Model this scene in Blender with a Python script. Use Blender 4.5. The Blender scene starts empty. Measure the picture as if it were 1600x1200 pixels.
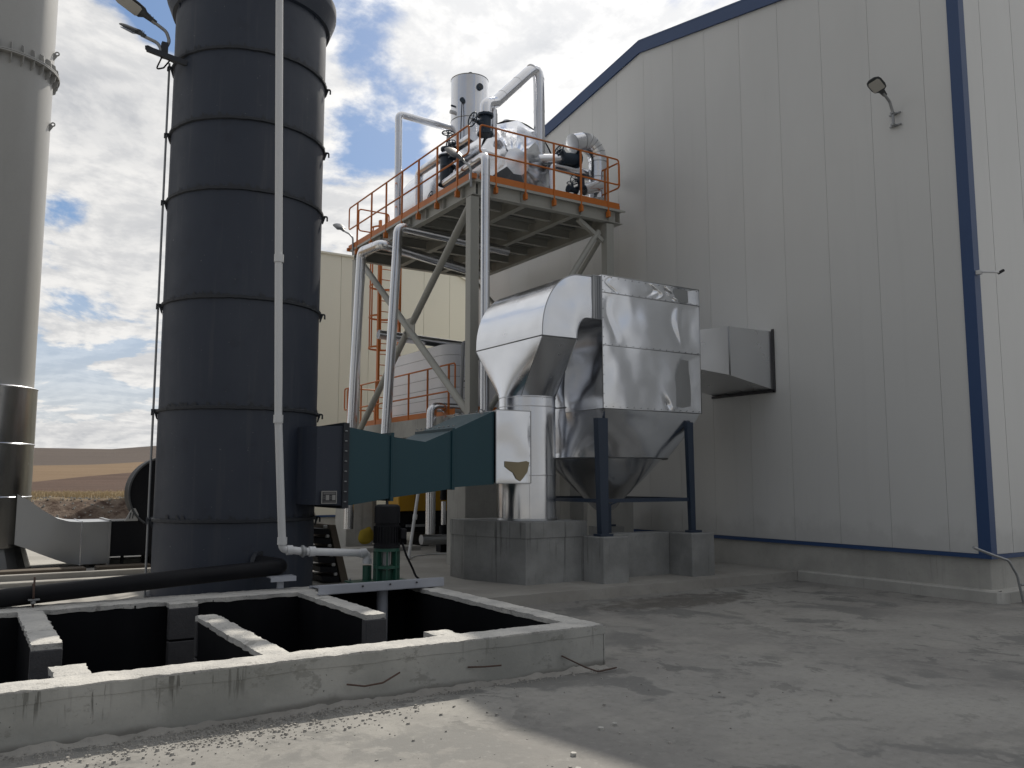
import bpy, bmesh, math, random
from mathutils import Vector, Matrix, noise
random.seed(11)
S = bpy.context.scene
R = math.radians
# ------------------------------------------------------------------ camera
YAW, PITCH, EYE = R(32.53), R(6.387), 1.75
fw = Vector((math.sin(YAW)*math.cos(PITCH), math.cos(YAW)*math.cos(PITCH), math.sin(PITCH)))
rt = Vector((math.cos(YAW), -math.sin(YAW), 0)); up = rt.cross(fw)
cam = bpy.data.objects.new('camera', bpy.data.cameras.new('camera'))
S.collection.objects.link(cam)
m = Matrix((rt, up, -fw)).transposed().to_4x4(); m.translation = Vector((0, 0, EYE))
cam.matrix_world = m
cam.data.sensor_width = 36; cam.data.lens = 36*1340/1600; cam.data.clip_end = 5000; cam.data.clip_start = .05
S.camera = cam
# ------------------------------------------------------------------ sky, sun, exposure
SUNV = Vector((.775, .75, 1.0)).normalized()
EL = math.asin(SUNV.z); AZ = math.atan2(SUNV.x, SUNV.y)
sun = bpy.data.objects.new('sun', bpy.data.lights.new('sun', 'SUN')); S.collection.objects.link(sun)
sun.data.energy = 4.2; sun.data.angle = R(.6); sun.data.color = (1, .93, .82)
sun.rotation_euler = SUNV.to_track_quat('Z', 'Y').to_euler()
S.view_settings.view_transform = 'Standard'; S.view_settings.look = 'None'
S.view_settings.gamma = 1; S.view_settings.exposure = .12; S.view_settings.use_curve_mapping = False
W = bpy.data.worlds.new('World'); S.world = W; W.use_nodes = True

class G:                                   # tiny node-graph helper
    def __init__(s, nt): s.nt = nt; nt.nodes.clear()
    def n(s, t, **kw):
        d = s.nt.nodes.new(t)
        for k, v in kw.items():
            if k.startswith('i_'): d.inputs[k[2:].replace('_', ' ')].default_value = v
            else: setattr(d, k, v)
        return d
    def l(s, a, b): s.nt.links.new(a, b)
    def put(s, v, sock):
        if hasattr(v, 'is_output') or hasattr(v, 'links'): s.l(v, sock)
        else: sock.default_value = v
    def math(s, op, a, b=0, c=None, clamp=False):
        d = s.n('ShaderNodeMath', operation=op); d.use_clamp = clamp
        s.put(a, d.inputs[0]); s.put(b, d.inputs[1])
        if c is not None: s.put(c, d.inputs[2])
        return d.outputs[0]
    def vm(s, op, a, b=(0, 0, 0)):
        d = s.n('ShaderNodeVectorMath', operation=op); s.put(a, d.inputs[0]); s.put(b, d.inputs[1])
        return d.outputs['Value'] if op in ('DOT_PRODUCT', 'LENGTH', 'DISTANCE') else d.outputs[0]
    def mapr(s, v, a, b, c=0., d=1., smooth=True):
        q = s.n('ShaderNodeMapRange', interpolation_type='SMOOTHSTEP' if smooth else 'LINEAR')
        s.put(v, q.inputs[0])
        for i, x in enumerate((a, b, c, d)): q.inputs[i+1].default_value = x
        return q.outputs[0]
    def mix(s, f, a, b, blend='MIX'):
        q = s.n('ShaderNodeMix', data_type='RGBA', blend_type=blend)
        s.put(f, q.inputs[0])
        for v, i in ((a, 6), (b, 7)):
            if isinstance(v, tuple) and len(v) == 3: v = (*v, 1)
            s.put(v, q.inputs[i])
        return q.outputs[2]
    def noise(s, vec, scale, detail=4, rough=.55, dist=0.):
        q = s.n('ShaderNodeTexNoise'); s.put(vec, q.inputs['Vector'])
        q.inputs['Scale'].default_value = scale; q.inputs['Detail'].default_value = detail
        q.inputs['Roughness'].default_value = rough; q.inputs['Distortion'].default_value = dist
        return q.outputs['Fac']
    def mapping(s, vec, sc=(1, 1, 1), loc=(0, 0, 0), rot=(0, 0, 0)):
        q = s.n('ShaderNodeMapping'); s.put(vec, q.inputs[0]); q.inputs['Scale'].default_value = sc
        q.inputs['Location'].default_value = loc; q.inputs['Rotation'].default_value = rot
        return q.outputs[0]

g = G(W.node_tree)
tc = g.n('ShaderNodeTexCoord').outputs['Generated']
sky = g.n('ShaderNodeTexSky', sky_type='NISHITA', sun_disc=False, sun_elevation=EL, sun_rotation=AZ)
sky.air_density = 1.1; sky.dust_density = 1.0; sky.ozone_density = 1.5
bsky = g.n('ShaderNodeBackground'); bsky.inputs[1].default_value = .075
g.l(g.mix(.35, sky.outputs[0], (1.6, 4.1, 9.0)), bsky.inputs[0])
dirn = g.vm('NORMALIZE', tc)
sep = g.n('ShaderNodeSeparateXYZ'); g.l(dirn, sep.inputs[0])
zz = g.math('ADD', g.math('MAXIMUM', sep.outputs[2], 0.0), .22)
comb = g.n('ShaderNodeCombineXYZ')
g.l(g.math('DIVIDE', sep.outputs[0], zz), comb.inputs[0]); g.l(g.math('DIVIDE', sep.outputs[1], zz), comb.inputs[1])
cp = g.mapping(comb.outputs[0], loc=(3.1, 1.7, 0))
n1 = g.noise(cp, 2.5, 14, .60, .25)
n0 = g.noise(cp, .8, 3, .5)
# same field sampled a little nearer the sun: thin cloud towards the sun glows, thick cloud greys
cp2 = g.vm('ADD', cp, (SUNV.x*.045, SUNV.y*.045, 0))
n2 = g.noise(cp2, 2.5, 14, .60, .25)
dens = g.math('ADD', n1, g.math('MULTIPLY', g.math('SUBTRACT', n0, .5), .55))
def direction(px, py):
    v = fw + rt*((px-800)/1340) + up*((600-py)/1340); v.normalize(); return tuple(v)
for px, py, rad, amt in ((110, 290, .13, -.09), (165, 60, .08, -.09), (105, 335, .03, .14), (600, 185, .075, .22), (262, 45, .035, .16), (690, 150, .035, .12), (545, 30, .05, .08), (110, 590, .05, .08)):
    d = g.vm('DISTANCE', dirn, direction(px, py))
    dens = g.math('SUBTRACT', dens, g.mapr(d, rad*.25, rad*1.5, amt, 0.))
cover = g.mapr(dens, .345, .455)
sunang = g.vm('DOT_PRODUCT', dirn, tuple(SUNV))
near = g.mapr(sunang, .80, 1.0, 0, 1)
wide = g.mapr(sunang, -.6, .95, 0, 1)
lit = g.mapr(g.math('SUBTRACT', n1, n2), -.07, .07, 0, 1)
thick = g.mapr(dens, .5, .72, 1, .0)
ccol = g.mix(g.math('MULTIPLY_ADD', lit, .6, g.math('MULTIPLY', thick, .4)), (.54, .555, .585), (.97, .955, .93))
amp = g.math('ADD', g.math('MULTIPLY_ADD', wide, .55, .35), g.math('MULTIPLY', near, .30))
ccol = g.mix(1., ccol, (1, 1, 1), 'MULTIPLY')
bcl = g.n('ShaderNodeBackground'); g.l(ccol, bcl.inputs[0]); g.l(amp, bcl.inputs[1])
# thin veil near the horizon
hz = g.mapr(sep.outputs[2], 0., .30, .75, 0.)
cover2 = g.math('MAXIMUM', cover, hz)
mx = g.n('ShaderNodeMixShader'); g.l(cover2, mx.inputs[0]); g.l(bsky.outputs[0], mx.inputs[1]); g.l(bcl.outputs[0], mx.inputs[2])
out = g.n('ShaderNodeOutputWorld'); g.l(mx.outputs[0], out.inputs[0])

# ------------------------------------------------------------------ materials
def mat(name):
    mt = bpy.data.materials.new(name); mt.use_nodes = True
    g = G(mt.node_tree); o = g.n('ShaderNodeOutputMaterial'); b = g.n('ShaderNodeBsdfPrincipled')
    g.l(b.outputs[0], o.inputs[0])
    g.pos = g.n('ShaderNodeNewGeometry').outputs['Position']
    g.obj = g.n('ShaderNodeTexCoord').outputs['Object']
    return mt, g, b
def bump(g, b, h, strength=.3, dist=.01):
    q = g.n('ShaderNodeBump'); q.inputs['Strength'].default_value = strength; q.inputs['Distance'].default_value = dist
    g.put(h, q.inputs['Height']); g.l(q.outputs[0], b.inputs['Normal'])
def rnd(g, amt=.06):
    r = g.n('ShaderNodeObjectInfo').outputs['Random']
    return g.math('MULTIPLY_ADD', r, amt*2, 1-amt)
def paint(name, col, rough=.5, dirt=.25, metallic=0., dcol=None, spec=.5, vary=0.0, sc=1.3):
    mt, g, b = mat(name)
    n = g.noise(g.mapping(g.pos, sc=(1, 1, .35)), sc, 6, .6)
    f = g.noise(g.pos, 30, 3, .6)
    k = g.mapr(n, .42, .75, 0, dirt)
    dc = dcol or tuple(c*.55+.02 for c in col)
    c = g.mix(k, col, dc)
    c = g.mix(g.mapr(f, .3, .8, 0, .12), c, tuple(x*.7 for x in col))
    if vary:
        hsv = g.n('ShaderNodeHueSaturation'); g.put(c, hsv.inputs['Color']); g.l(rnd(g, vary), hsv.inputs['Value']); c = hsv.outputs[0]
    g.l(c, b.inputs['Base Color'])
    g.put(g.math('MULTIPLY_ADD', n, .2, rough-.1), b.inputs['Roughness'])
    b.inputs['Metallic'].default_value = metallic; b.inputs['Specular IOR Level'].default_value = spec
    bump(g, b, g.noise(g.pos, 9, 4, .5), .08, .01)
    return mt
def concrete(name, col, blot=.35, rough=.85, rel=.35, streak=0.):
    mt, g, b = mat(name)
    a = g.noise(g.pos, .9, 8, .62); f = g.noise(g.pos, 14, 6, .65); p = g.noise(g.pos, 60, 3, .7)
    c = g.mix(g.mapr(a, .35, .7), tuple(x*(1-blot*.6) for x in col), tuple(min(1, x*(1+blot*.35)) for x in col))
    c = g.mix(g.mapr(f, .55, .8, 0, .5), c, tuple(x*.62 for x in col))
    c = g.mix(g.mapr(p, .62, .72, 0, .6), c, tuple(x*.45 for x in col))
    if streak:
        s1 = g.noise(g.mapping(g.pos, sc=(9, 9, .35)), 1.6, 5, .6)
        s2 = g.noise(g.pos, .8, 3, .5)
        k = g.math('MULTIPLY', g.mapr(s1, .56, .66, 0, 1), g.mapr(s2, .45, .62, 0, streak))
        c = g.mix(k, c, tuple(x*.30 for x in col))
    g.l(c, b.inputs['Base Color']); b.inputs['Roughness'].default_value = rough
    b.inputs['Specular IOR Level'].default_value = .3
    bump(g, b, g.math('ADD', g.math('MULTIPLY', f, .6), g.math('MULTIPLY', p, .25)), rel, .02)
    return mt
def alu(name, col=(.80, .82, .86), rough=.25, wrinkle=.12, wscale=1.0, dirt=.2):
    mt, g, b = mat(name)
    n = g.noise(g.pos, 1.3, 3, .5); w = g.noise(g.pos, wscale, .8, .4); sm = g.noise(g.pos, 3.5, 2, .5)
    c = g.mix(g.mapr(n, .4, .8, 0, dirt), col, tuple(x*.65 for x in col))
    g.l(c, b.inputs['Base Color']); b.inputs['Metallic'].default_value = 1
    g.put(g.mapr(sm, .25, .8, rough-.03, rough+.06), b.inputs['Roughness'])
    bump(g, b, w, wrinkle, .5)
    return mt
M = {}
M['alu'] = alu('aluminium_cladding', rough=.20, wrinkle=.14, wscale=1.4, dirt=.10)
M['alusmooth'] = alu('aluminium_rolled_sheet', rough=.22, wrinkle=.05, wscale=.9, dirt=.08)
M['alupipe'] = alu('aluminium_pipe_jacket', (.76, .77, .80), .22, .02, 2)
M['alustack'] = alu('aluminium_stack_jacket', (.40, .39, .37), .22, .05, .8)
M['aludull'] = alu('galvanised_sheet', (.38, .39, .40), .36, .10, .9, .3)
M['panel'] = paint('wall_panel_paint', (.52, .525, .52), .42, .12, dcol=(.47, .47, .455), vary=.018, sc=.35)
def panel_mat(name, col, rough):
    mt, g, b = mat(name)
    n = g.noise(g.mapping(g.pos, sc=(1, 1, .4)), .35, 5, .6); st = g.noise(g.mapping(g.pos, sc=(1, 1, .05)), 5.5, 4, .6)
    s_ = g.n('ShaderNodeSeparateXYZ'); g.l(g.pos, s_.inputs[0])
    c = g.mix(g.mapr(n, .4, .75, 0, .5), col, tuple(x*.86 for x in col))
    c = g.mix(g.mapr(st, .55, .75, 0, .14), c, tuple(x*.80 for x in col))                 # faint rain streaks
    sp = g.math('ADD', s_.outputs[2], g.math('MULTIPLY', g.math('SUBTRACT', g.noise(g.pos, 3, 6, .65), .5), -1.0))
    c = g.mix(g.mapr(sp, .75, 1.15, .35, 0), c, tuple(x*.62 for x in col))                # splash dirt at the foot
    hsv = g.n('ShaderNodeHueSaturation'); g.put(c, hsv.inputs['Color']); g.l(rnd(g, .03), hsv.inputs['Value'])
    g.l(hsv.outputs[0], b.inputs['Base Color']); g.put(g.math('MULTIPLY_ADD', n, .2, rough-.1), b.inputs['Roughness'])
    bump(g, b, g.noise(g.mapping(g.pos, sc=(1, 1, .5)), .9, 2, .4), .25, .05); return mt
M['panel'] = panel_mat('wall_panel_paint', (.56, .565, .555), .34)
M['cream'] = paint('cream_panel_paint', (.74, .72, .62), .5, .12, dcol=(.62, .60, .50), vary=.02, sc=.4)
M['blue'] = paint('blue_trim', (.020, .055, .15), .45, .2)
M['navy'] = paint('navy_steel', (.017, .032, .060), .45, .3)
def tower_mat():
    mt, g, b = mat('dark_tower_paint')
    n = g.noise(g.mapping(g.pos, sc=(1, 1, .3)), 1.1, 6, .6); st = g.noise(g.mapping(g.pos, sc=(1, 1, .06)), 9, 4, .6)
    sp = g.noise(g.pos, 22, 2, .5); pt = g.noise(g.pos, 2.6, 5, .6)
    c = g.mix(g.mapr(n, .4, .75, 0, .8), (.0195, .027, .045), (.028, .036, .053))
    c = g.mix(g.mapr(st, .56, .70, 0, .45), c, (.044, .049, .062))
    c = g.mix(g.mapr(pt, .60, .66, 0, .35), c, (.018, .022, .034))
    c = g.mix(g.mapr(sp, .74, .76, 0, .8), c, (.12, .125, .13))
    g.l(c, b.inputs['Base Color']); g.put(g.math('MULTIPLY_ADD', pt, .3, .38), b.inputs['Roughness'])
    bump(g, b, g.math('ADD', g.noise(g.pos, 1.4, 3, .5), g.math('MULTIPLY', st, .05)), .12, .04); return mt
M['stack'] = tower_mat()
M['stackrib'] = paint('dark_tower_weld', (.02, .024, .032), .6, .4)
M['teal'] = paint('teal_duct', (.008, .052, .070), .5, .4, dcol=(.014, .046, .058))
M['green'] = paint('pump_green', (.012, .075, .05), .4, .35)
M['black'] = paint('black_rubber', (.006, .0065, .009), .55, .3, spec=.18)
M['bitumen'] = paint('bitumen_coating', (.004, .0045, .0065), .6, .3, spec=.12)
M['chim'] = paint('chimney_grey_paint', (.36, .36, .35), .42, .35, dcol=(.285, .283, .27))
M['steel'] = paint('frame_grey_paint', (.36, .36, .33), .5, .3)
M['steeldk'] = paint('deck_plate', (.13, .135, .14), .6, .3)
M['orange'] = paint('orange_paint', (.50, .145, .020), .5, .35, dcol=(.28, .09, .03))
M['pvc'] = paint('white_pipe', (.60, .61, .62), .4, .25)
M['beam'] = paint('galvanised_beam', (.40, .42, .47), .5, .3, metallic=.2)
M['valve'] = paint('valve_blue', (.015, .032, .055), .45, .3)
M['yellow'] = paint('yellow_paint', (.50, .27, .015), .5, .3)
M['sack'] = paint('yellow_sack', (.45, .33, .03), .7, .3)
M['lampgrey'] = paint('lamp_housing', (.055, .06, .065), .45, .2)
M['lens'] = paint('lamp_lens', (.45, .44, .41), .25, .1)
M['bracket'] = paint('bracket_galv', (.30, .31, .32), .45, .2, metallic=.5)
M['whitepaint'] = paint('boiler_white', (.78, .79, .82), .35, .10)
M['galv'] = alu('bright_galvanised', (.70, .71, .73), rough=.30, wrinkle=.10, wscale=1.0, dirt=.15)
M['rust'] = paint('rusty_rebar', (.07, .04, .03), .8, .4)
M['wood'] = paint('weathered_wood', (.10, .08, .06), .8, .4)
M['plate'] = paint('name_plate', (.30, .30, .29), .4, .1, metallic=.4)
M['ink'] = paint('plate_print', (.04, .04, .045), .5, .1)
M['glass'] = paint('gauge_glass', (.02, .025, .03), .1, .1)
M['insul'] = paint('bare_insulation', (.30, .25, .16), .9, .5)
M['conc'] = concrete('concrete_plinth', (.40, .395, .37), .3, rel=.25, streak=.3)
M['concblock'] = concrete('concrete_block', (.28, .285, .28), .45, rel=.3, streak=.8)
def pit_mat():
    mt, g, b = mat('pit_concrete')
    s_ = g.n('ShaderNodeSeparateXYZ'); g.l(g.pos, s_.inputs[0]); z = s_.outputs[2]
    a = g.noise(g.pos, 1.1, 6, .6); f = g.noise(g.pos, 16, 6, .65); p = g.noise(g.pos, 26, 2, .5)
    c = g.mix(g.mapr(a, .35, .68), (.26, .265, .25), (.38, .38, .36))
    c = g.mix(g.mapr(f, .55, .8, 0, .4), c, (.20, .20, .19))
    c = g.mix(g.mapr(p, .70, .735, 0, .8), c, (.07, .07, .065))            # blow holes
    # drips that start under the top band, only along some stretches
    d1 = g.noise(g.mapping(g.pos, sc=(1, 1, .07)), 24, 3, .6); d2 = g.noise(g.mapping(g.pos, sc=(1, 1, 0)), 1.3, 3, .6)
    ln = g.noise(g.mapping(g.pos, sc=(1, 1, 0)), 30, 2, .5)
    reach = g.mapr(g.math('SUBTRACT', z, g.math('MULTIPLY', ln, .45)), -.06, .06, 0, 1)
    k = g.math('MULTIPLY', g.math('MULTIPLY', g.mapr(d1, .54, .60, 0, 1), g.mapr(d2, .50, .60, 0, .85)), reach)
    c = g.mix(k, c, (.10, .10, .09))
    # damp, dirty foot with a ragged edge
    lo = g.mapr(g.math('ADD', z, g.math('MULTIPLY', g.math('SUBTRACT', a, .5), -.22)), .02, .075, .75, 0)
    c = g.mix(lo, c, (.13, .125, .115))
    bl = g.mapr(g.noise(g.mapping(g.pos, sc=(1, 1, 1.6)), 3.2, 8, .72), .57, .63, 0, .6)
    c = g.mix(bl, c, (.19, .19, .175))
    g.l(c, b.inputs['Base Color']); b.inputs['Roughness'].default_value = .85; b.inputs['Specular IOR Level'].default_value = .3
    bump(g, b, g.math('ADD', g.math('MULTIPLY', f, .5), g.math('MULTIPLY', a, 1.5)), .3, .02); return mt
M['pitconc'] = pit_mat()
def cap_mat():
    mt, g, b = mat('pit_cap_mortar')
    a = g.noise(g.pos, 2.2, 7, .65); f = g.noise(g.pos, 22, 5, .65); p = g.noise(g.pos, 55, 2, .5); bl = g.noise(g.pos, 4.5, 8, .7, .4)
    c = g.mix(g.mapr(a, .35, .68), (.40, .395, .38), (.54, .53, .50))
    c = g.mix(g.mapr(bl, .58, .63, 0, .6), c, (.20, .195, .18))
    c = g.mix(g.mapr(f, .55, .75, 0, .45), c, (.28, .275, .26)); c = g.mix(g.mapr(p, .66, .72, 0, .7), c, (.10, .10, .095))
    g.l(c, b.inputs['Base Color']); b.inputs['Roughness'].default_value = .9; b.inputs['Specular IOR Level'].default_value = .2
    bump(g, b, g.math('ADD', f, g.math('MULTIPLY', p, .5)), .6, .02); return mt
M['cap'] = cap_mat()
M['stone'] = concrete('gravel_stone', (.30, .29, .27), .4, rel=.4)
M['blockwork'] = concrete('tarred_blockwork', (.07, .07, .075), .5, rel=.6)

def ground_mat():
    mt, g, b = mat('yard_concrete')
    a = g.noise(g.pos, .35, 6, .6); f = g.noise(g.pos, 5, 8, .65); p = g.noise(g.pos, 70, 3, .7)
    st = g.noise(g.mapping(g.pos, sc=(1, .75, 1)), 1.15, 9, .62, .35)
    st2 = g.noise(g.mapping(g.pos, loc=(7, 3, 0)), .5, 3, .5)
    c = g.mix(g.mapr(a, .35, .68), (.205, .20, .19), (.285, .28, .262))
    c = g.mix(g.mapr(f, .5, .78, 0, .45), c, (.19, .185, .175))
    k = g.math('MULTIPLY', g.mapr(st, .535, .575), g.mapr(st2, .42, .52, 0, .85))
    c = g.mix(k, c, (.145, .145, .14))
    sm2 = g.mapr(g.noise(g.mapping(g.pos, loc=(3, 9, 0)), 2.3, 8, .7, .6), .58, .63, 0, .55)
    c = g.mix(sm2, c, (.16, .16, .15))
    # gritty dark patch washed against the kerb
    d = g.vm('DISTANCE', g.mapping(g.pos, sc=(.42, 1.15, 1), loc=(-8.9*.42, -9.45*1.15, 0)), (0, 0, 0))
    k2 = g.mapr(g.math('ADD', d, g.math('MULTIPLY', g.math('SUBTRACT', f, .5), 1.3)), .45, .7, .75, 0)
    c = g.mix(k2, c, (.085, .078, .07))
    st3 = g.noise(g.mapping(g.pos, sc=(1.2, .8, 1), loc=(2, 5, 0)), 2.4, 9, .68, .5); m3 = g.noise(g.mapping(g.pos, loc=(11, 4, 0)), .42, 3, .5)
    c = g.mix(g.math('MULTIPLY', g.mapr(st3, .555, .575), g.mapr(m3, .42, .55, 0, .75)), c, (.125, .125, .12))
    dust = g.mapr(g.noise(g.pos, .8, 4, .6), .52, .66, 0, .4)
    c = g.mix(dust, c, (.32, .31, .285))
    q2 = g.noise(g.pos, 13, 8, .72, .3)
    c = g.mix(g.mapr(q2, .50, .72, 0, .55), c, (.15, .147, .14)); c = g.mix(g.mapr(q2, .30, .47, .3, 0), c, (.36, .355, .335))
    c = g.mix(g.mapr(p, .6, .72, 0, .5), c, (.12, .12, .115))
    s = g.n('ShaderNodeSeparateXYZ'); g.l(g.pos, s.inputs[0])
    soil = g.mix(g.mapr(g.noise(g.pos, 2.2, 6, .6), .4, .7), (.20, .15, .105), (.36, .30, .24))
    c = g.mix(g.mapr(s.outputs[1], 29.5, 31.0), c, soil)
    g.l(c, b.inputs['Base Color'])
    g.put(g.mapr(k, 0, 1, .9, .75), b.inputs['Roughness']); b.inputs['Specular IOR Level'].default_value = .2
    bump(g, b, g.math('ADD', g.math('MULTIPLY', f, .7), g.math('MULTIPLY', p, .25)), .4, .015)
    return mt
M['ground'] = ground_mat()
def slab_mat():
    mt, g, b = mat('apron_concrete')
    a = g.noise(g.pos, .6, 6, .6); f = g.noise(g.pos, 7, 6, .65)
    c = g.mix(g.mapr(a, .35, .68), (.25, .24, .22), (.34, .33, .305))
    c = g.mix(g.mapr(f, .5, .78, 0, .5), c, (.19, .18, .165))
    g.l(c, b.inputs['Base Color']); b.inputs['Roughness'].default_value = .85
    bump(g, b, f, .4, .02); return mt
M['slab'] = slab_mat()
def field_mat():
    mt, g, b = mat('field_bands')
    s = g.n('ShaderNodeSeparateXYZ'); g.l(g.pos, s.inputs[0])
    wob = g.math('MULTIPLY', g.math('SUBTRACT', g.noise(g.pos, .03, 4, .6), .5), 12)
    v1 = g.math('ADD', g.math('MULTIPLY_ADD', s.outputs[0], -2.05, s.outputs[1]), wob)
    v2 = g.math('ADD', g.math('MULTIPLY_ADD', s.outputs[0], -1.2, s.outputs[1]), wob)
    f = g.noise(g.pos, .6, 8, .7); t = g.noise(g.mapping(g.pos, sc=(.05, .6, 1)), 1.0, 5, .6)
    brown = g.mix(g.mapr(t, .35, .7), (.062, .040, .031), (.10, .066, .052))
    tan = g.mix(g.mapr(t, .35, .7), (.15, .105, .066), (.19, .135, .086))
    far = g.mix(g.mapr(t, .3, .7), (.075, .062, .056), (.10, .082, .072))
    grass = g.mix(g.mapr(f, .4, .65), (.13, .10, .06), (.26, .21, .14))
    c = g.mix(g.mapr(v1, 99, 101.5), brown, tan); c = g.mix(g.mapr(v2, 170, 174), c, far)
    c = g.mix(g.mapr(s.outputs[1], 62, 68), grass, c)
    bankc = g.mix(g.mapr(g.noise(g.pos, 1.3, 8, .7), .38, .62), (.055, .035, .027), (.17, .135, .11))
    c = g.mix(g.mapr(s.outputs[1], 40, 41.2), bankc, c)
    g.l(c, b.inputs['Base Color']); b.inputs['Roughness'].default_value = .95; b.inputs['Specular IOR Level'].default_value = .1
    bump(g, b, f, .8, .3); return mt
M['field'] = field_mat()

# ------------------------------------------------------------------ mesh helper
BASE = {}
def link(o): S.collection.objects.link(o); return o
def base(o): return BASE.get(o.name, Vector((0, 0, 0))) if o else Vector((0, 0, 0))
def frame(d, hint=Vector((0, 0, 1))):
    d = d.normalized()
    if abs(d.dot(hint)) > .97: hint = Vector((0, 1, 0))
    x = hint.cross(d).normalized(); return x, d.cross(x).normalized()
class MB:
    def __init__(s): s.v = []; s.f = []; s.sm = []
    def add(s, vs, fs, smooth=False):
        k = len(s.v); s.v += [Vector(v) for v in vs]
        for f in fs: s.f.append([i+k for i in f]); s.sm.append(smooth)
        return s
    def hexa(s, p):                        # bottom 4 ccw, top 4 ccw
        return s.add(p, [(3, 2, 1, 0), (4, 5, 6, 7), (0, 1, 5, 4), (1, 2, 6, 5), (2, 3, 7, 6), (3, 0, 4, 7)])
    def box(s, x0, x1, y0, y1, z0, z1):
        return s.hexa([(x0, y0, z0), (x1, y0, z0), (x1, y1, z0), (x0, y1, z0), (x0, y0, z1), (x1, y0, z1), (x1, y1, z1), (x0, y1, z1)])
    def bbox(s, x0, x1, y0, y1, z0, z1, b=.01):   # bevelled box
        def ring(z, i): return [(x0+i, y0, z), (x1-i, y0, z), (x1, y0+i, z), (x1, y1-i, z), (x1-i, y1, z), (x0+i, y1, z), (x0, y1-i, z), (x0, y0+i, z)]
        def ring2(z, i): return [(x0+i+b*.3, y0+i, z), (x1-i-b*.3, y0+i, z), (x1-i, y0+i+b*.3, z), (x1-i, y1-i-b*.3, z), (x1-i-b*.3, y1-i, z), (x0+i+b*.3, y1-i, z), (x0+i, y1-i-b*.3, z), (x0+i, y0+i+b*.3, z)]
        return s.loft([ring2(z0, b), ring(z0+b, b), ring(z1-b, b), ring2(z1, b)], smooth=False)
    def bar(s, a, b, w, h=None, hint=Vector((0, 0, 1))):
        a, b = Vector(a), Vector(b); h = h or w; x, y = frame(b-a, Vector(hint)); x = x*w/2; y = y*h/2
        return s.hexa([a-x-y, a+x-y, a+x+y, a-x+y, b-x-y, b+x-y, b+x+y, b-x+y])
    def loft(s, rings, smooth=True, cap=True, closed=True):
        n = len(rings[0]); vs = [p for r in rings for p in r]; fs = []
        for i in range(len(rings)-1):
            for j in range(n if closed else n-1):
                k = (j+1) % n; fs.append((i*n+j, i*n+k, (i+1)*n+k, (i+1)*n+j))
        s.add(vs, fs, smooth)
        if cap:
            s.add(rings[0], [tuple(range(n))[::-1]]); s.add(rings[-1], [tuple(range(n))])
        return s
    def tube(s, pts, r, n=12, smooth=True, cap=True, closed=False, r2=None):
        pts = [Vector(p) for p in pts]; rings = []; N = len(pts)
        x = None
        for i, p in enumerate(pts):
            if closed: d = (pts[(i+1) % N]-pts[i-1]).normalized()
            elif i == 0: d = (pts[1]-p).normalized()
            elif i == N-1: d = (p-pts[i-1]).normalized()
            else: d = ((p-pts[i-1]).normalized()+(pts[i+1]-p).normalized()).normalized()
            if x is None: x, y = frame(d)
            else:
                x = (x-d*x.dot(d)).normalized(); y = d.cross(x)
            rr = r if r2 is None else r+(r2-r)*i/(N-1)
            rings.append([p+(x*math.cos(2*math.pi*k/n)+y*math.sin(2*math.pi*k/n))*rr for k in range(n)])
        if closed: rings.append(rings[0]); cap = False
        return s.loft(rings, smooth, cap)
    def cyl(s, c, r, h, n=24, axis='z', smooth=True, r2=None):
        a = {'x': Vector((1, 0, 0)), 'y': Vector((0, 1, 0)), 'z': Vector((0, 0, 1))}[axis]
        return s.tube([Vector(c), Vector(c)+a*h], r, n, smooth, True, False, r2)
    def lathe(s, c, prof, n=48, smooth=True, a0=0, a1=2*math.pi):
        c = Vector(c); full = abs(a1-a0-2*math.pi) < 1e-6; m = n if full else n+1
        rings = [[c+Vector((r*math.cos(a0+(a1-a0)*k/n), r*math.sin(a0+(a1-a0)*k/n), z)) for k in range(m)] for r, z in prof]
        return s.loft(rings, smooth, False, full)
    def torus(s, c, R_, r, nrm=(0, 0, 1), n=24, m=6):
        c = Vector(c); x, y = frame(Vector(nrm))
        return s.tube([c+(x*math.cos(2*math.pi*k/n)+y*math.sin(2*math.pi*k/n))*R_ for k in range(n)], r, m, True, False, True)
    def prism(s, poly, d, smooth=False):
        d = Vector(d); n = len(poly); p = [Vector(q) for q in poly]
        s.add(p+[q+d for q in p], [tuple(range(n))[::-1], tuple(range(n, 2*n))]+[(i, (i+1) % n, (i+1) % n+n, i+n) for i in range(n)], smooth)
        return s
    def grid(s, fn, nu, nv, smooth=True):
        vs = [fn(i/nu, j/nv) for j in range(nv+1) for i in range(nu+1)]
        return s.add(vs, [(j*(nu+1)+i, j*(nu+1)+i+1, (j+1)*(nu+1)+i+1, (j+1)*(nu+1)+i) for j in range(nv) for i in range(nu)], smooth)
    def build(s, name, mt, parent=None, origin=None, kind=None, fix=True):
        me = bpy.data.meshes.new(name); o = bpy.data.objects.new(name, me); link(o)
        if parent is not None: b = base(parent); o.parent = parent
        else: b = Vector(origin) if origin else Vector((0, 0, 0)); o.location = b
        BASE[o.name] = b
        me.from_pydata([v-b for v in s.v], [], s.f)
        me.polygons.foreach_set('use_smooth', s.sm)
        if fix:
            bm = bmesh.new(); bm.from_mesh(me); bmesh.ops.remove_doubles(bm, verts=bm.verts, dist=1e-5)
            bmesh.ops.recalc_face_normals(bm, faces=bm.faces)
            for e in bm.edges:
                if len(e.link_faces) == 2 and e.calc_face_angle(0) > R(38): e.smooth = False
            bm.to_mesh(me); bm.free()
        me.materials.append(M[mt] if isinstance(mt, str) else mt); me.update()
        if kind: o['kind'] = kind
        return o
def tag(o, label, cat, group=None):
    o['label'] = label; o['category'] = cat
    if group: o['group'] = group
    return o
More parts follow.
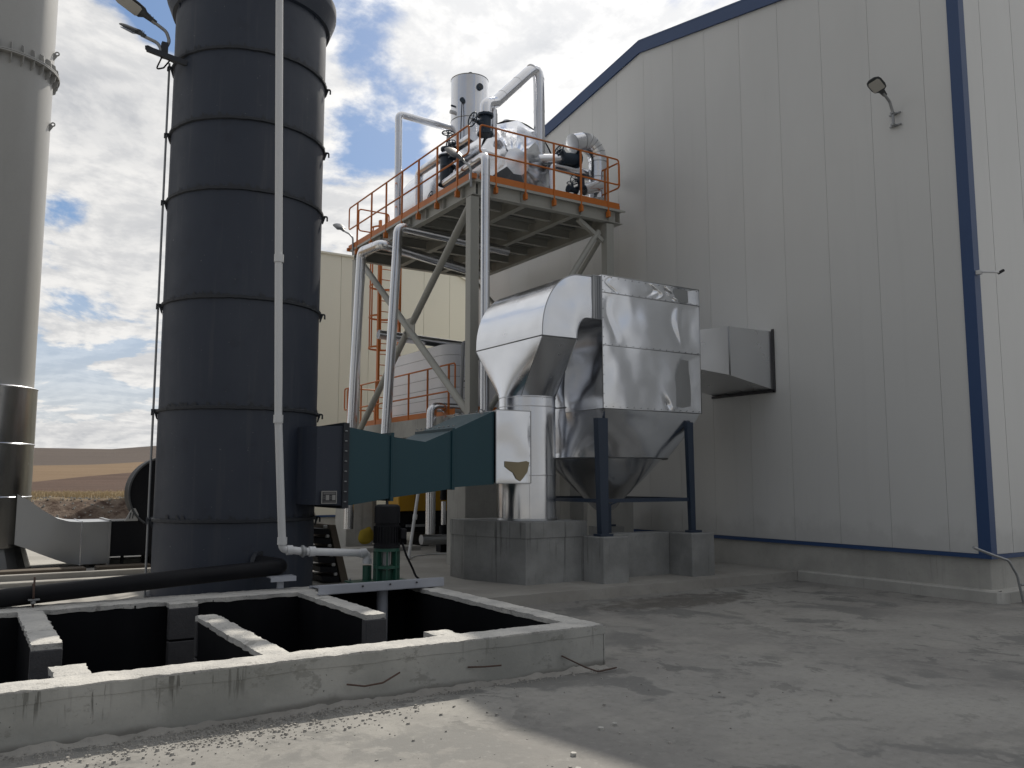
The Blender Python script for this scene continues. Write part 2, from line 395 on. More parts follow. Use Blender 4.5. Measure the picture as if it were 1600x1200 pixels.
def thing(name, loc, label, cat, group=None):
    o = bpy.data.objects.new(name, None); link(o); o.location = Vector(loc); o.empty_display_size = .2
    BASE[o.name] = Vector(loc); return tag(o, label, cat, group)
def inst(src, name, parent, loc, rot=(0, 0, 0), scale=(1, 1, 1)):
    """another part sharing src's mesh (mesh is modelled round its own origin)"""
    o = bpy.data.objects.new(name, src.data); link(o); o.parent = parent
    o.location = Vector(loc)-base(parent); o.rotation_euler = rot; o.scale = scale; BASE[o.name] = base(parent); return o
def local(mb, name, mt, parent, loc, rot=(0, 0, 0), scale=(1, 1, 1)):
    """part modelled round (0,0,0), then set at loc"""
    o = mb.build(name, mt, None); o.parent = parent; o.location = Vector(loc)-base(parent); o.rotation_euler = rot; o.scale = scale
    BASE[o.name] = base(parent); return o
def rpath(pts, r=.2, n=6):
    pts = [Vector(p) for p in pts]; o = [pts[0]]
    for i in range(1, len(pts)-1):
        a, p, b = pts[i-1], pts[i], pts[i+1]; u = (a-p).normalized(); v = (b-p).normalized()
        ang = u.angle(v); t = min(r/math.tan(ang/2), (a-p).length*.48, (b-p).length*.48)
        s, e = p+u*t, p+v*t
        for k in range(n+1):
            q = k/n; o.append(s*(1-q)**2+p*2*q*(1-q)+e*q*q)
    o.append(pts[-1]); return o
def fbm(p, sc, o=3): return noise.fractal(Vector(p)*sc, 1.0, 2.0, o)

# ------------------------------------------------------------------ ground, pit hole, apron, fields
PX0, PX1, PY0, PY1, PT = -3.2, 5.2, 6.55, 10.85, .40
b = MB()
for x0, x1, y0, y1 in ((-400, 400, -60, PY0+.02), (-400, PX0, PY0+.02, 40), (PX1-.02, 400, PY0+.02, 40), (PX0, PX1-.02, PY1-.02, 40)):
    b.add([(x0, y0, 0), (x1, y0, 0), (x1, y1, 0), (x0, y1, 0)], [(0, 1, 2, 3)])
b.build('ground', 'ground', kind='structure', fix=False)
SL = .15
b = MB()
def edge(x, y): return .02*fbm((x, y, 0), 1.7, 4)
xs = [5.215+(12.6-5.215)*i/90 for i in range(91)]
for i in range(90):
    xa, xb = xs[i], xs[i+1]; ya, yb = 10.26+edge(xa, 1), 10.26+edge(xb, 1); za = [SL+.006*fbm((x, 3, 0), 3) for x in (xa, xb)]
    b.add([(xa, ya-.02, 0), (xb, yb-.02, 0), (xb, yb, za[1]), (xa, ya, za[0]), (xb, 10.9, SL), (xa, 10.9, SL)], [(0, 1, 2, 3), (3, 2, 4, 5)])
b.add([(5.215, 10.9, SL), (12.6, 10.9, SL), (12.6, 32, SL), (5.215, 32, SL), (5.215, 10.24, 0), (5.215, 10.24, SL)], [(0, 1, 2, 3), (4, 5, 0)])
b.add([(-30, 10.87, SL), (5.215, 10.87, SL), (5.215, 32, SL), (-30, 32, SL), (-30, 10.87, 0), (5.215, 10.87, 0)], [(0, 1, 2, 3), (4, 5, 1, 0)])
b.add([(-30, 32, SL), (40, 32, SL), (40, 32, 0), (-30, 32, 0)], [(0, 1, 2, 3)])
b.add([(12.6, 21.8, SL), (40, 21.8, SL), (40, 32, SL), (12.6, 32, SL)], [(0, 1, 2, 3)])
b.build('concrete_apron', 'slab', kind='structure', fix=False)
# low strips of concrete behind the dark tower
for (xa, ya, xb, yb, w, h) in ((-3, 15.0, 3.0, 15.3, .12, .07), (-3, 16.0, 3.1, 16.0, .16, .09), (2.3, 18.0, 9, 18.0, .5, .1)):
    b = MB(); b.bbox(xa, xb, ya, ya+w, SL-.01, SL+h, .01); b.build('concrete_strip', 'slab', kind='structure')
def hill(x, y):
    ks = ((38.5, .05), (40.4, .95), (60, .9), (110, 1.34), (150, 3.1), (200, 5.0), (320, 12.2), (420, 13.5), (900, 5))
    for (a, za), (c, zc) in zip(ks, ks[1:]):
        if y <= c: z = za+(zc-za)*max(0, (y-a)/(c-a)); break
    if 37 < y < 42: z += .14*fbm((x*.5, y*.5, 0), 1.4, 5)
    if 41 < y < 70: z += .05*fbm((x, y, 0), .7, 4)
    if y > 250: z += 1.6*max(0, min(1, (x/y-.132)/.05))*min(1, (y-250)/70)
    return z
ysl = [38.2, 38.6, 39, 39.4, 39.8, 40.2, 40.6, 41, 42, 43.5, 45, 47, 50, 54, 58, 63, 70, 80, 90, 100, 110, 120, 135, 150, 165, 180, 200, 225, 250, 275, 300, 320, 350, 420, 550, 700, 900]
b = MB(); xv = [-1.0+2.0*i/260 for i in range(261)]
vs = [(u*y*1.15, y, hill(u*y*1.15, y) if y > 38.3 else -.02) for y in ysl for u in xv]; n = len(xv)
b.add(vs, [(j*n+i, j*n+i+1, (j+1)*n+i+1, (j+1)*n+i) for j in range(len(ysl)-1) for i in range(n-1)], True)
b.build('field_hills', 'field', kind='structure', fix=False)
# stones on the bank and dry grass
b = MB()
for i in range(700):
    y = random.choice((random.uniform(36, 41.5), random.uniform(41, 46))); x = y*random.uniform(.02, .2); z = hill(x, y) if y > 38.5 else 0
    s_ = random.uniform(.02, .07)
    b.tube([(x, y, z-s_*.3), (x+s_*.2, y, z+s_*.3), (x, y+s_*.1, z+s_*.7)], s_, 5, False, True, False, s_*.4)
b.build('bank_stones', 'stone', kind='stuff', fix=False)
b = MB()
for i in range(5000):
    y = random.uniform(41, 64); x = y*random.uniform(.02, .2); z = hill(x, y); a = random.uniform(0, 6.28); h = random.uniform(.08, .25)
    dx, dy = math.cos(a)*.02, math.sin(a)*.02
    b.add([(x-dx, y-dy, z), (x+dx, y+dy, z), (x+dx*3*random.random(), y, z+h)], [(0, 1, 2)])
M['drygrass'] = paint('dry_grass', (.44, .35, .22), .9, .3)
b.build('dry_grass', 'drygrass', kind='stuff', fix=False)

# ------------------------------------------------------------------ settling pit
pit = thing('settling_pit', (1, 6.55, 0), 'low concrete settling pit with black coated compartments in the foreground', 'pit')
def wall(x0, x1, y0, y1, top=PT, name='pit_wall', outer=True, z0=-1.8):
    """concrete wall with an uneven hand-trowelled mortar cap"""
    body = MB(); body.box(x0+.012, x1-.012, y0+.012, y1-.012, z0, top-.03); w = body.build(name, 'bitumen', pit)
    c = MB(); lx, ly = x1-x0, y1-y0; nu, nv = max(4, int(lx/.035)), max(4, int(ly/.035))
    def fn(u, v):
        x, y = x0+lx*u, y0+ly*v; e = .012
        ox = e*fbm((x*3, y*3, 1), 2.)+.010*fbm((x, y, 1), 22., 3) ; oy = e*fbm((x*3, y*3, 9), 2.)+.010*fbm((x, y, 9), 22., 3)
        if lx > ly: oy *= 1.2
        z = top+.006*fbm((x, y, 0), 6)+.004*fbm((x, y, 0), 25)
        if u in (0, 1) or v in (0, 1): z -= .008+.004*fbm((x, y, 3), 9)
        return Vector((x+(ox if u in (0, 1) else 0), y+(oy if v in (0, 1) else 0), z))
    c.grid(fn, nu, nv)
    rim = [fn(i/nu, 0) for i in range(nu+1)]+[fn(1, j/nv) for j in range(1, nv+1)]+[fn(1-i/nu, 1) for i in range(1, nu+1)]+[fn(0, 1-j/nv) for j in range(1, nv)]
    c.loft([rim, [Vector((min(max(p.x, x0-.002), x1+.002), min(max(p.y, y0-.002), y1+.002), top-.055+.012*fbm((p.x, p.y, 0), 5))) for p in rim]], False, False)
    c.build('mortar_cap', 'cap', w); return w
front = wall(PX0, PX1, PY0, PY0+.30)
rear = wall(PX0, PX1, PY1-.45, PY1)
right_w = wall(PX1-.25, PX1, PY0+.302, PY1-.452)
left_w = wall(PX0, PX0+.25, PY0+.302, PY1-.452)
for x0, x1, y0, y1 in ((.57, .80, 8.30, 10.395), (.62, .86, 6.855, 7.27), (2.02, 2.32, 10.18, 10.395), (2.07, 2.28, 6.855, 9.18), (3.54, 3.76, 8.3, 10.395), (3.60, 3.83, 6.855, 7.13)):
    w = wall(x0, x1, y0, y1, PT-.004, 'pit_partition')
    for k in range(4):                      # block courses show at the sawn ends
        zc = PT-.06-.36*k
        MB().bbox(x0-.004, x1+.004, (y0-.012) if y0 > 7.5 else (y1-.1), (y0+.1) if y0 > 7.5 else (y1+.012), zc-.34, zc, .008).build('block_course', 'blockwork', w)
f = MB(); f.box(PX0+.01, PX1-.01, PY0-.012, PY0+.003, -.2, PT-.045); f.build('outer_face', 'pitconc', pit)
f = MB(); f.box(PX1-.003, PX1+.012, PY0-.012, PY1-.01, -.2, PT-.045); f.build('outer_face', 'pitconc', pit)
f = MB(); f.box(PX0, PX1, PY0, PY1, -1.85, -1.8); f.build('pit_floor', 'bitumen', pit)
# projecting top band of the pour
f = MB()
def bandf(u, v):
    x = PX0+.02+(PX1-PX0)*u; z = PT-.02-v*(.075+.02*fbm((x, 0, 0), 2.)); return Vector((x, PY0-.016-.002*fbm((x, z, 4), 5), z))
f.grid(bandf, 160, 2); 
f.build('pour_band', 'pitconc', pit)
# rebar stubs
for nm, pts, lab in (('a', [(2.62, 6.50, .17), (2.75, 6.45, .15), (2.9, 6.44, .16), (3.05, 6.45, .22)], 'thin bent rebar lying against the pit wall below the pump'),
                 ('b', [(3.72, 6.53, .17), (3.86, 6.49, .165), (4.0, 6.44, .17)], 'short straight rebar stub sticking from the pit wall, middle one'),
                 ('c', [(4.7, 6.53, .16), (4.88, 6.42, .06), (4.98, 6.35, .02), (5.2, 6.36, .03)], 'bent rebar reaching the ground at the right end of the pit wall')):
    tag(MB().tube(rpath(pts, .05, 3), .007, 6).build('rebar', 'rust', None, pts[0]), lab, 'rebar')
# loose gravel along the foot of the pit wall
b = MB()
for i in range(2600):
    x = random.gauss(1.7, .75); y = 6.5-abs(random.gauss(0, .26)); 
    if random.random() < .25: x = random.uniform(-1, 5.3); y = 6.53-abs(random.gauss(0, .08))
    if random.random() < .05: x = random.uniform(.2, 6); y = random.uniform(4.3, 6.3); 
    r = random.choice((.003, .004, .005, .006, .008, .012))*random.uniform(.7, 1.4); a = random.uniform(0, 6.28)
    h = r*random.uniform(.6, 1.3)
    b.loft([[(x+r*math.cos(a+k*1.257)*random.uniform(.8, 1.2), y+r*math.sin(a+k*1.257)*random.uniform(.8, 1.2), 0) for k in range(5)],
            [(x+r*.7*math.cos(a+.3+k*1.257), y+r*.7*math.sin(a+.3+k*1.257), h) for k in range(5)]], False, True)
b.build('gravel', 'stone', kind='stuff', fix=False)
# mortar crumbs fillet where the wall meets the yard
b = MB()
def fil(u, v):
    x = PX0+(PX1+.01-PX0)*u; w = .05+.13*abs(fbm((x, 2, 0), 1.6, 5)); h = .02+.05*abs(fbm((x, 5, 0), 2.8, 5))
    return Vector((x, PY0-.012-w*v, h*(1-v)**1.6+.008*fbm((x, v, 0), 9)-(.006 if v > .99 else 0)))
b.grid(fil, 300, 6); b.build('mortar_fillet', 'stone', kind='structure')

# ------------------------------------------------------------------ main warehouse
WX, C0, C1, CM = 12.58, 6.88, 21.60, 14.24
def rz(y): return 11.75-.178*abs(y-CM)-.1
ware = thing('warehouse', (WX, CM, 0), 'large grey panelled warehouse gable with blue trims filling the right side', 'building')
b = MB(); b.prism([(WX+.05, C0+.05, .6), (WX+.05, C1-.05, .6), (WX+.05, C1-.05, rz(C1)-.05), (WX+.05, CM, rz(CM)-.05), (WX+.05, C0+.05, rz(C0)-.05)], (35, 0, 0)); b.build('wall_core', 'panel', ware)
def wpan(y0, y1):
    ys = [y0]+([CM] if y0 < CM < y1 else [])+[y1]; n_ = len(ys)
    a = [(WX, y, .68) for y in ys]; t = [(WX, y, rz(y)) for y in ys][::-1]
    MB().prism(a+t, (.045, 0, 0)).build('wall_panel', 'panel', ware)
ys = [C0+.02]; y = 7.49
while y < C1: ys.append(y); y += .95
ys.append(C1-.02)
for a, c in zip(ys, ys[1:]): wpan(a+.0025, c-.0025)
x = WX+.62; xs = [WX+.02]
while x < 40: xs.append(x); x += .95
for a, c in zip(xs, xs[1:]):
    MB().box(a+.005, c-.005, C0, C0+.045, .68, rz(C0)).build('wall_panel', 'panel', ware)
# plinth, footing ledge, trims
MB().bbox(WX+.03, 42, C0+.03, C1-.03, SL-.1, .62, .01).build('plinth', 'conc', ware)
b = MB()
def led(u, v):
    prof = [(0, .0), (.0, .15), (.02, .175), (.13, .18)]
    L1 = 3.35; L = L1+30; s_ = u*L; k = min(3, int(v*3+.5)); d, z = prof[k]; w = .01*fbm((s_, k, 0), 1.5)
    if s_ < L1: return Vector((WX-.10+d+w, 10.24-s_, z))
    return Vector((WX-.10+(s_-L1)*1.0+min(d, 1), C0-.10+d+w, z))
b = MB()
ptsA = [(10.24-(3.46*i/40)) for i in range(41)]
rings = []
for yy in ptsA: w = .008*fbm((yy, 0, 0), 2); rings.append([Vector((WX-.10+w, yy, -.02)), Vector((WX-.09+w, yy, .15)), Vector((WX-.07+w, yy, .172)), Vector((WX+.05, yy, .178))])
rings += [[Vector((WX-.04, C0-.16, -.02)), Vector((WX-.03, C0-.15, .15)), Vector((WX-.02, C0-.13, .172)), Vector((WX+.05, C0+.04, .178))]]
for xx in [WX+.05+.3*i for i in range(90)]: w = .008*fbm((xx, 3, 0), 2); rings.append([Vector((xx, C0-.17+w, -.02)), Vector((xx, C0-.16+w, .15)), Vector((xx, C0-.14+w, .172)), Vector((xx+.03, C0+.04, .178))])
b.loft(rings, True, False, False); b.build('footing_ledge', 'conc', ware)
b = MB(); b.box(WX-.02, WX+.04, C0+.005, C1, .615, .675); b.box(WX-.02, 40, C0-.02, C0+.003, .615, .675); b.build('base_trim', 'blue', ware)
b = MB(); b.box(WX-.022, WX-.002, C0-.022, C0+.165, .676, rz(C0)); b.box(WX-.002, WX+.13, C0-.022, C0-.002, .676, rz(C0)); b.build('corner_trim', 'blue', ware)
for ya, yb in ((C0-.05, CM), (CM, C1+.05)):
    za, zb = rz(ya), rz(yb); p = [(WX-.05, ya, za-.14), (WX-.05, yb, zb-.14), (WX-.05, yb, zb+.12), (WX-.05, ya, za+.12)]
    MB().prism(p, (.046, 0, 0)).build('verge_trim', 'blue', ware)
    MB().prism([(WX-.049, ya, za+.125), (WX-.049, yb, zb+.125), (WX-.049, yb, zb+.165), (WX-.049, ya, za+.165)], (35, 0, 0)).build('roof_sheet', 'blue', ware)
# ------------------------------------------------------------------ rear warehouse
rear_b = thing('rear_warehouse', (14, 26, 0), 'cream panelled warehouse wall behind the boiler tower', 'building')
FY = 26.; x = 9.0
MB().box(9.05, 34, FY+.05, FY+18, .1, 8.9).build('wall_core', 'cream', rear_b)
while x < 15.0:
    x1 = x+1.0; t = 9.0
    MB().box(x+.005, x1-.005, FY, FY+.045, .66, t).build('wall_panel', 'cream', rear_b); x = x1
while x < 30:
    x1 = x+1.0; t = 9.0
    MB().box(x+.005, x1-.005, FY, FY+.045, .66, t).build('wall_panel', 'cream', rear_b); x = x1
MB().box(9.0, 34, FY+.02, FY+.4, .1, .60).build('plinth', 'conc', rear_b)
MB().box(9.0, 34, FY-.02, FY+.02, .60, .66).build('base_trim', 'blue', rear_b)
MB().box(8.95, 34, FY-.06, FY+18, 9.0, 9.06).build('roof_edge', 'cream', rear_b)
MB().box(8.96, 9.0, FY, FY+18, .66, 9.0).build('side_wall', 'cream', rear_b)

# ------------------------------------------------------------------ dark tower (scrubber stack)
SC = Vector((3.37, 12.70, 0)); SR = 1.105
tower = thing('exhaust_tower', (SC.x, SC.y, SL), 'massive dark blue grey cylindrical tower behind the pit', 'tower')
zs = [1.21, 2.72, 4.23, 5.75, 6.76, 7.78]
lv = [SL]+zs+[9.4]
for a, c in zip(lv, lv[1:]):
    b = MB(); nseg = 96
    rr = SR-.004*(random.random())
    def shell(u, v, a=a, c=c, rr=rr):
        th = 2*math.pi*u; z = a+(c-a)*v; r = rr+.0035*fbm((math.cos(th)*2, math.sin(th)*2, z), 1.1)
        return Vector((SC.x+r*math.cos(th), SC.y+r*math.sin(th), z))
    b.grid(shell, nseg, 8); b.build('shell_course', 'stack', tower)
for z in zs:
    b = MB()
    rings = []
    for k in range(160):
        th = 2*math.pi*k/160; j = .006*fbm((math.cos(th)*6, math.sin(th)*6, z), 2., 4)
        e = .008+.010*max(0, fbm((math.cos(th)*9, math.sin(th)*9, z*3), 2., 4))
        rings.append([Vector((SC.x+(SR-.01)*math.cos(th), SC.y+(SR-.01)*math.sin(th), z-.035+j)), Vector((SC.x+(SR+.018+e)*math.cos(th), SC.y+(SR+.018+e)*math.sin(th), z-.022+j)),
                      Vector((SC.x+(SR+.02+e)*math.cos(th), SC.y+(SR+.02+e)*math.sin(th), z+.012+j)), Vector((SC.x+(SR-.01)*math.cos(th), SC.y+(SR-.01)*math.sin(th), z+.028+j*2))])
    rings.append(rings[0]); b.loft(rings, False, False, True); rg = b.build('weld_ring', 'stackrib', tower)
    # ragged weld lumps standing on the ring
    b = MB()
    for k in range(70):
        th = random.uniform(-2.9, .1); h = random.choice((.02, .03, .05, .07)); w = random.uniform(.01, .04)
        c = Vector((SC.x+(SR+.012)*math.cos(th), SC.y+(SR+.012)*math.sin(th), z+.01)); t = Vector((-math.sin(th), math.cos(th), 0))
        b.add([c-t*w, c+t*w, c+t*w*.4+Vector((0, 0, h*.7)), c-t*w*.5+Vector((0, 0, h)), c*1+Vector((math.cos(th)*.02, math.sin(th)*.02, -.01))], [(0, 1, 2, 3), (0, 4, 1)])
    b.build('weld_spatter', 'stackrib', rg, kind='stuff')
    th = R(-10)   # little hook on the right of each ring
    for th in (R(-21), R(174)):
        c = SC+Vector((math.cos(th)*(SR+.02), math.sin(th)*(SR+.02), z)); d = Vector((math.cos(th), math.sin(th), 0))
        hk = MB(); hk.tube(rpath([c-d*.02, c+d*.06, c+d*.06+Vector((0, 0, -.07))], .02, 3), .014, 6)
        hk.add([c+Vector((0, 0, .02)), c+d*.04, c+Vector((0, 0, -.12)), c-d*.02+Vector((0, 0, -.12))], [(0, 1, 2, 3)]); hk.build('hook', 'stackrib', tower)
b = MB(); b.lathe(SC, [(SR-.01, 8.64), (SR+.05, 8.66), (SR+.14, 8.90), (SR+.145, 8.92), (SR+.145, 9.04), (SR-.02, 9.042)], 72); b.build('top_flange', 'stack', tower)
b = MB()
for k in range(24):
    th = 2*math.pi*(k+.5)/24; c = Vector((math.cos(th), math.sin(th), 0)); t = Vector((-c.y, c.x, 0))*.006
    a0 = SC+c*(SR+.0); 
    gs = MB(); pl = [a0+Vector((0, 0, 8.58)), a0+c*.12+Vector((0, 0, 8.89)), a0+Vector((0, 0, 8.89))]
    gs.prism([p-t for p in pl], t*2); 
    if k % 2 == 0: gs.build('gusset', 'stack', tower)
# base skirt
b = MB(); b.lathe(SC, [(SR, SL+.04), (SR+.06, SL+.04), (SR+.06, SL), (SR-.02, SL)], 72); b.build('base_plate', 'stackrib', tower)
# inlet box and flange
b = MB(); b.hexa([(4.10, 11.43, 1.41), (4.46, 11.40, 1.40), (4.46, 12.75, 1.40), (3.72, 12.15, 1.42), (4.10, 11.43, 2.49), (4.46, 11.40, 2.505), (4.46, 12.75, 2.505), (3.72, 12.15, 2.48)])
inlet = b.build('inlet_box', 'stack', tower)
MB().box(4.46, 4.50, 11.36, 12.79, 1.355, 2.55).build('flange', 'stackrib', tower)
np_ = thing('name_plate', (4.17, 11.38, 1.42), 'small riveted metal name plate on the tower inlet box', 'sign')
np_p = MB().box(4.165, 4.385, 11.375, 11.398, 1.425, 1.60).build('plate', 'plate', np_)
for x0, x1, z0, z1 in ((4.178, 4.372, 1.438, 1.588),): MB().box(x0, x1, 11.372, 11.376, z0, z1).build('printed_field', 'ink', np_)
for x0, x1, z0, z1 in ((4.225, 4.272, 1.475, 1.545), (4.315, 4.362, 1.475, 1.545), (4.19, 4.36, 1.570, 1.576), (4.19, 4.36, 1.558, 1.562), (4.19, 4.36, 1.448, 1.452), (4.185, 4.215, 1.52, 1.523), (4.185, 4.215, 1.50, 1.503), (4.28, 4.308, 1.52, 1.523), (4.28, 4.308, 1.50, 1.503)):
    MB().box(x0, x1, 11.369, 11.373, z0, z1).build('printed_mark', 'plate', np_)
# teal duct
duct = thing('teal_duct', (5.7, 11.4, 1.5), 'teal sheet metal duct narrowing between the dark tower and the silver pipe', 'duct')
Y0, Y1 = 11.40, 12.62
def sect(xa, za0, za1, xb, zb0, zb1, y0a=Y0, y0b=Y0, y1a=Y1, y1b=Y1):
    b = MB()
    def ringf(x, z0, z1, y0, y1): return [Vector(p) for p in ((x, y0, z0), (x, y1, z0), (x, y1, z1), (x, y0, z1))]
    b.loft([ringf(xa, za0, za1, y0a, y1a), ringf(xb, zb0, zb1, y0b, y1b)], False, True); return b
for q in ((4.55, 1.395, 2.49, 5.19, 1.49, 2.39), (5.235, 1.50, 2.37, 5.75, 1.56, 2.31), (5.75, 1.56, 2.31, 6.19, 1.62, 2.49), (6.235, 1.64, 2.51, 6.94, 1.685, 2.82)):
    sect(*q).build('duct_section', 'teal', duct)
for q in ((4.503, 1.36, 2.545, 4.55, 1.36, 2.545), (5.19, 1.45, 2.43, 5.21, 1.45, 2.43), (5.213, 1.45, 2.43, 5.235, 1.45, 2.43), (6.19, 1.605, 2.53, 6.211, 1.605, 2.53), (6.214, 1.605, 2.53, 6.235, 1.605, 2.53)):
    sect(*q, Y0-.03, Y0-.03, Y1+.03, Y1+.03).build('flange', 'teal' if q[0] > 5 else 'stackrib', duct)
bl = MB(); bl.cyl((0, 0, 0), .010, .035, 6, 'x')
b0 = None
for k in range(8):
    z = 1.45+k*.14
    if b0 is None: b0 = local(bl, 'bolt', 'bracket', duct, (4.475, 11.345, z))
    else: inst(b0, 'bolt', duct, (4.475, 11.345, z))
for k in range(9): inst(b0, 'bolt', duct, (6.18, 11.36+k*.155, 2.565), (0, 0, 0))
for k in range(5): inst(b0, 'bolt', duct, (6.82, 11.5+k*.24, 2.84), (0, R(90), 0))
lug = MB(); lug.torus((6.72, 11.42, 2.80), .035, .010, (0, 1, 0), 12, 5); lug.build('lifting_eye', 'bracket', duct)
lug = MB(); lug.bar((5.17, 11.44, 1.46), (5.17, 11.44, 1.30), .03, .03); lug.build('support_stub', 'stackrib', duct)

# ------------------------------------------------------------------ aluminium: vertical pipe, elbow duct, separator
PC = Vector((7.90, 11.92)); PR = .475
rp = thing('insulated_vertical_duct', (PC.x, PC.y, 1.1), 'aluminium clad vertical duct rising from the tall concrete block', 'duct')
def crump(b, o, ux, uy, nrm, nu, nv, amp, sc, seed=0, edges=True, dents=(), crease=0):
    """sheet-metal face with handling dents; o origin, ux/uy spans, nrm outward"""
    o, ux, uy, nrm = Vector(o), Vector(ux), Vector(uy), Vector(nrm)
    def fn(u, v):
        p = o+ux*u+uy*v; e = min(1, min(u, 1-u, v, 1-v)*9) if edges else 1
        q = p+Vector((seed*7.3, 0, 0))
        d = amp*fbm(q, sc*.55, 2)
        for du, dv, ru, rv, a in dents:
            uu = u-du+.05*math.sin((v-dv)*5+du*9); t = (uu/ru)**2+((v-dv)/rv)**2
            d += a*.55*math.exp(-t)*(1-1.3*(uu/ru))
        if crease:
            uc = crease+.035*math.sin(p.z*3.1+1)+.02*math.sin(p.z*8.3)
            q_ = max(0, min(1, (u-uc+.02)/.05)); d -= .035*(q_*q_*(3-2*q_)); d += max(0, u-uc)*.03
        return p+nrm*d*e
    b.grid(fn, nu, nv); return b
segs = [(1.1, 1.83), (1.83, 2.95), (2.95, 3.12)]
for z0, z1 in segs:
    b = MB()
    def f(u, v, z0=z0, z1=z1):
        th = 2*math.pi*u; z = z0+(z1-z0)*v; r = PR+.004*fbm((math.cos(th)*1.5, math.sin(th)*1.5, z*.6), 1.5)
        return Vector((PC.x+r*math.cos(th), PC.y+r*math.sin(th), z))
    b.grid(f, 64, 14); b.build('cladding_sheet', 'alusmooth', rp)
for z in (1.83, 2.95, 3.1):
    b = MB(); b.lathe((PC.x, PC.y, 0), [(PR+.002, z-.012), (PR+.009, z-.005), (PR+.009, z+.008), (PR+.002, z+.012)], 48); b.build('seam_band', 'alupipe', rp)
b = MB(); b.lathe((PC.x, PC.y, 0), [(PR-.02, 1.10), (PR+.02, 1.10), (PR+.015, 1.13), (PR-.02, 1.13)], 48); b.build('base_collar', 'aludull', rp)
# overlap seam line down the front
b = MB(); th = R(-118)
b.bar((PC.x+(PR+.004)*math.cos(th), PC.y+(PR+.004)*math.sin(th), 1.12), (PC.x+(PR+.004)*math.cos(th), PC.y+(PR+.004)*math.sin(th), 2.95), .012, .006); b.build('lap_seam', 'alupipe', rp)
# box where the teal duct enters
ib = thing('insulated_inlet_box', (7.2, 11.3, 1.7), 'silver sheet box with torn corner joining the teal duct to the pipe', 'duct')
b = MB(); X0, X1, Z0, Z1, YF, YB = 6.95, 7.60, 1.70, 2.84, 11.36, 12.66
b.box(X0+.01, X1-.01, YF+.015, YB, Z0+.01, Z1-.01); b.build('box_core', 'aludull', ib)
b = MB(); crump(b, (X0, YF, Z0), (X1-X0, 0, 0), (0, 0, Z1-Z0), (0, -1, 0), 40, 60, .010, 2.2, 3, True, ((.9, .1, .2, .12, -.02), (.5, .02, .4, .06, .012))); b.build('front_sheet', 'alu', ib)
for (a, c) in (((X0, YF+.001, Z1), (X1, YF+.001, Z1)), ((X0, YF+.001, Z0), (X1, YF+.001, Z0)), ((X1, YF+.001, Z0), (X1, YF+.001, Z1)), ((X0, YF+.001, Z0), (X0, YF+.001, Z1))):
    MB().bar(a, c, .014, .014).build('edge_fold', 'aludull', ib)
b = MB(); pl = [(.42, .28), (.55, .27), (.63, .285), (.66, .27), (.64, .16), (.60, .09), (.57, .05), (.53, .08), (.50, .15), (.46, .18), (.42, .22)]
b.prism([(X0+(u-.42)/.24*.46+.155, YF-.014, Z0+.03+(v-.05)*1.35) for u, v in pl], (0, .004, 0)); b.build('exposed_insulation', 'insul', ib)
sc_ = MB()
for k in range(7):
    z = Z0+.12+k*.155; sc_.cyl((X1-.02, YF-.008, z), .005, .01, 5, 'y')
sc_.build('rivet_row', 'ink', ib)
# elbow duct
el = thing('insulated_elbow_duct', (7.9, 11.9, 3.1), 'wide aluminium clad elbow duct curving down into the round pipe', 'duct')
EY0, EY1 = 10.88, 12.93
XA, XB, ZA = 7.50, 8.17, 4.00          # mouth at the bottom of the elbow
XE, ZT, ZI = 8.62, 5.05, 4.36          # end that meets the separator
outer = [Vector((XA, 0, ZA))]; inner = [Vector((XB, 0, ZA))]
for k in range(0, 17):
    t = k/16*math.pi/2
    outer.append(Vector((XA+(8.24-XA)*(1-math.cos(t))**.95, 0, ZA+.05+(ZT-ZA-.05)*math.sin(t)**.9)))
for k in range(1, 9):
    t = k/8*math.pi/2
    inner.append(Vector((XB+.20*(1-math.cos(t)), 0, ZA+(ZI-ZA)*math.sin(t))))
outer.append(Vector((XE, 0, ZT+.01))); inner.append(Vector((XE, 0, ZI)))
# outer curved skin (long barrel)
b = MB(); no = len(outer)
def oc(u, v):
    s_ = u*(no-1); i = min(int(s_), no-2); t = s_-i; p = outer[i].lerp(outer[i+1], t); y = EY0+(EY1-EY0)*v
    w = .0035*fbm((p.x*1.2, y*1.0, p.z), 1.3, 2)*min(1, min(v, 1-v)*10)
    return Vector((p.x-w, y, p.z+w))
b.grid(oc, 54, 30); b.build('barrel_sheet', 'alusmooth', el)
def rs(P, m_=25):                     # resample polyline
    L = [0]
    for a, c in zip(P, P[1:]): L.append(L[-1]+(c-a).length)
    o_ = []
    for k in range(m_):
        s_ = L[-1]*k/(m_-1); i = max(j for j in range(len(L)) if L[j] <= s_+1e-9); i = min(i, len(P)-2)
        o_.append(P[i].lerp(P[i+1], (s_-L[i])/max(1e-9, L[i+1]-L[i])))
    return o_
ro, ri = rs(outer, 33), rs(inner, 33)
for Y, sg, nm in ((EY0, -1, 'side_sheet'), (EY1, 1, 'side_sheet')):
    b = MB()
    def sd(u, v, Y=Y, sg=sg):
        k = u*32; i = min(int(k), 31); t = k-i; a = ro[i].lerp(ro[i+1], t); c = ri[i].lerp(ri[i+1], t); p = a.lerp(c, v)
        e = min(1, min(v, 1-v, u, 1-u)*8); return Vector((p.x, Y+sg*(.010*fbm(p, 2.0, 2)+.006)*e, p.z))
    b.grid(sd, 40, 12); b.build(nm, 'alusmooth', el)
b = MB(); b.grid(lambda u, v: Vector((ri[min(int(u*32), 32)].x, EY0+(EY1-EY0)*v, ri[min(int(u*32), 32)].z)), 32, 6); b.build('throat_sheet', 'alusmooth', el)
MB().tube([Vector((p.x, EY0-.004, p.z)) for p in ro], .009, 5).build('edge_bead', 'aludull', el)
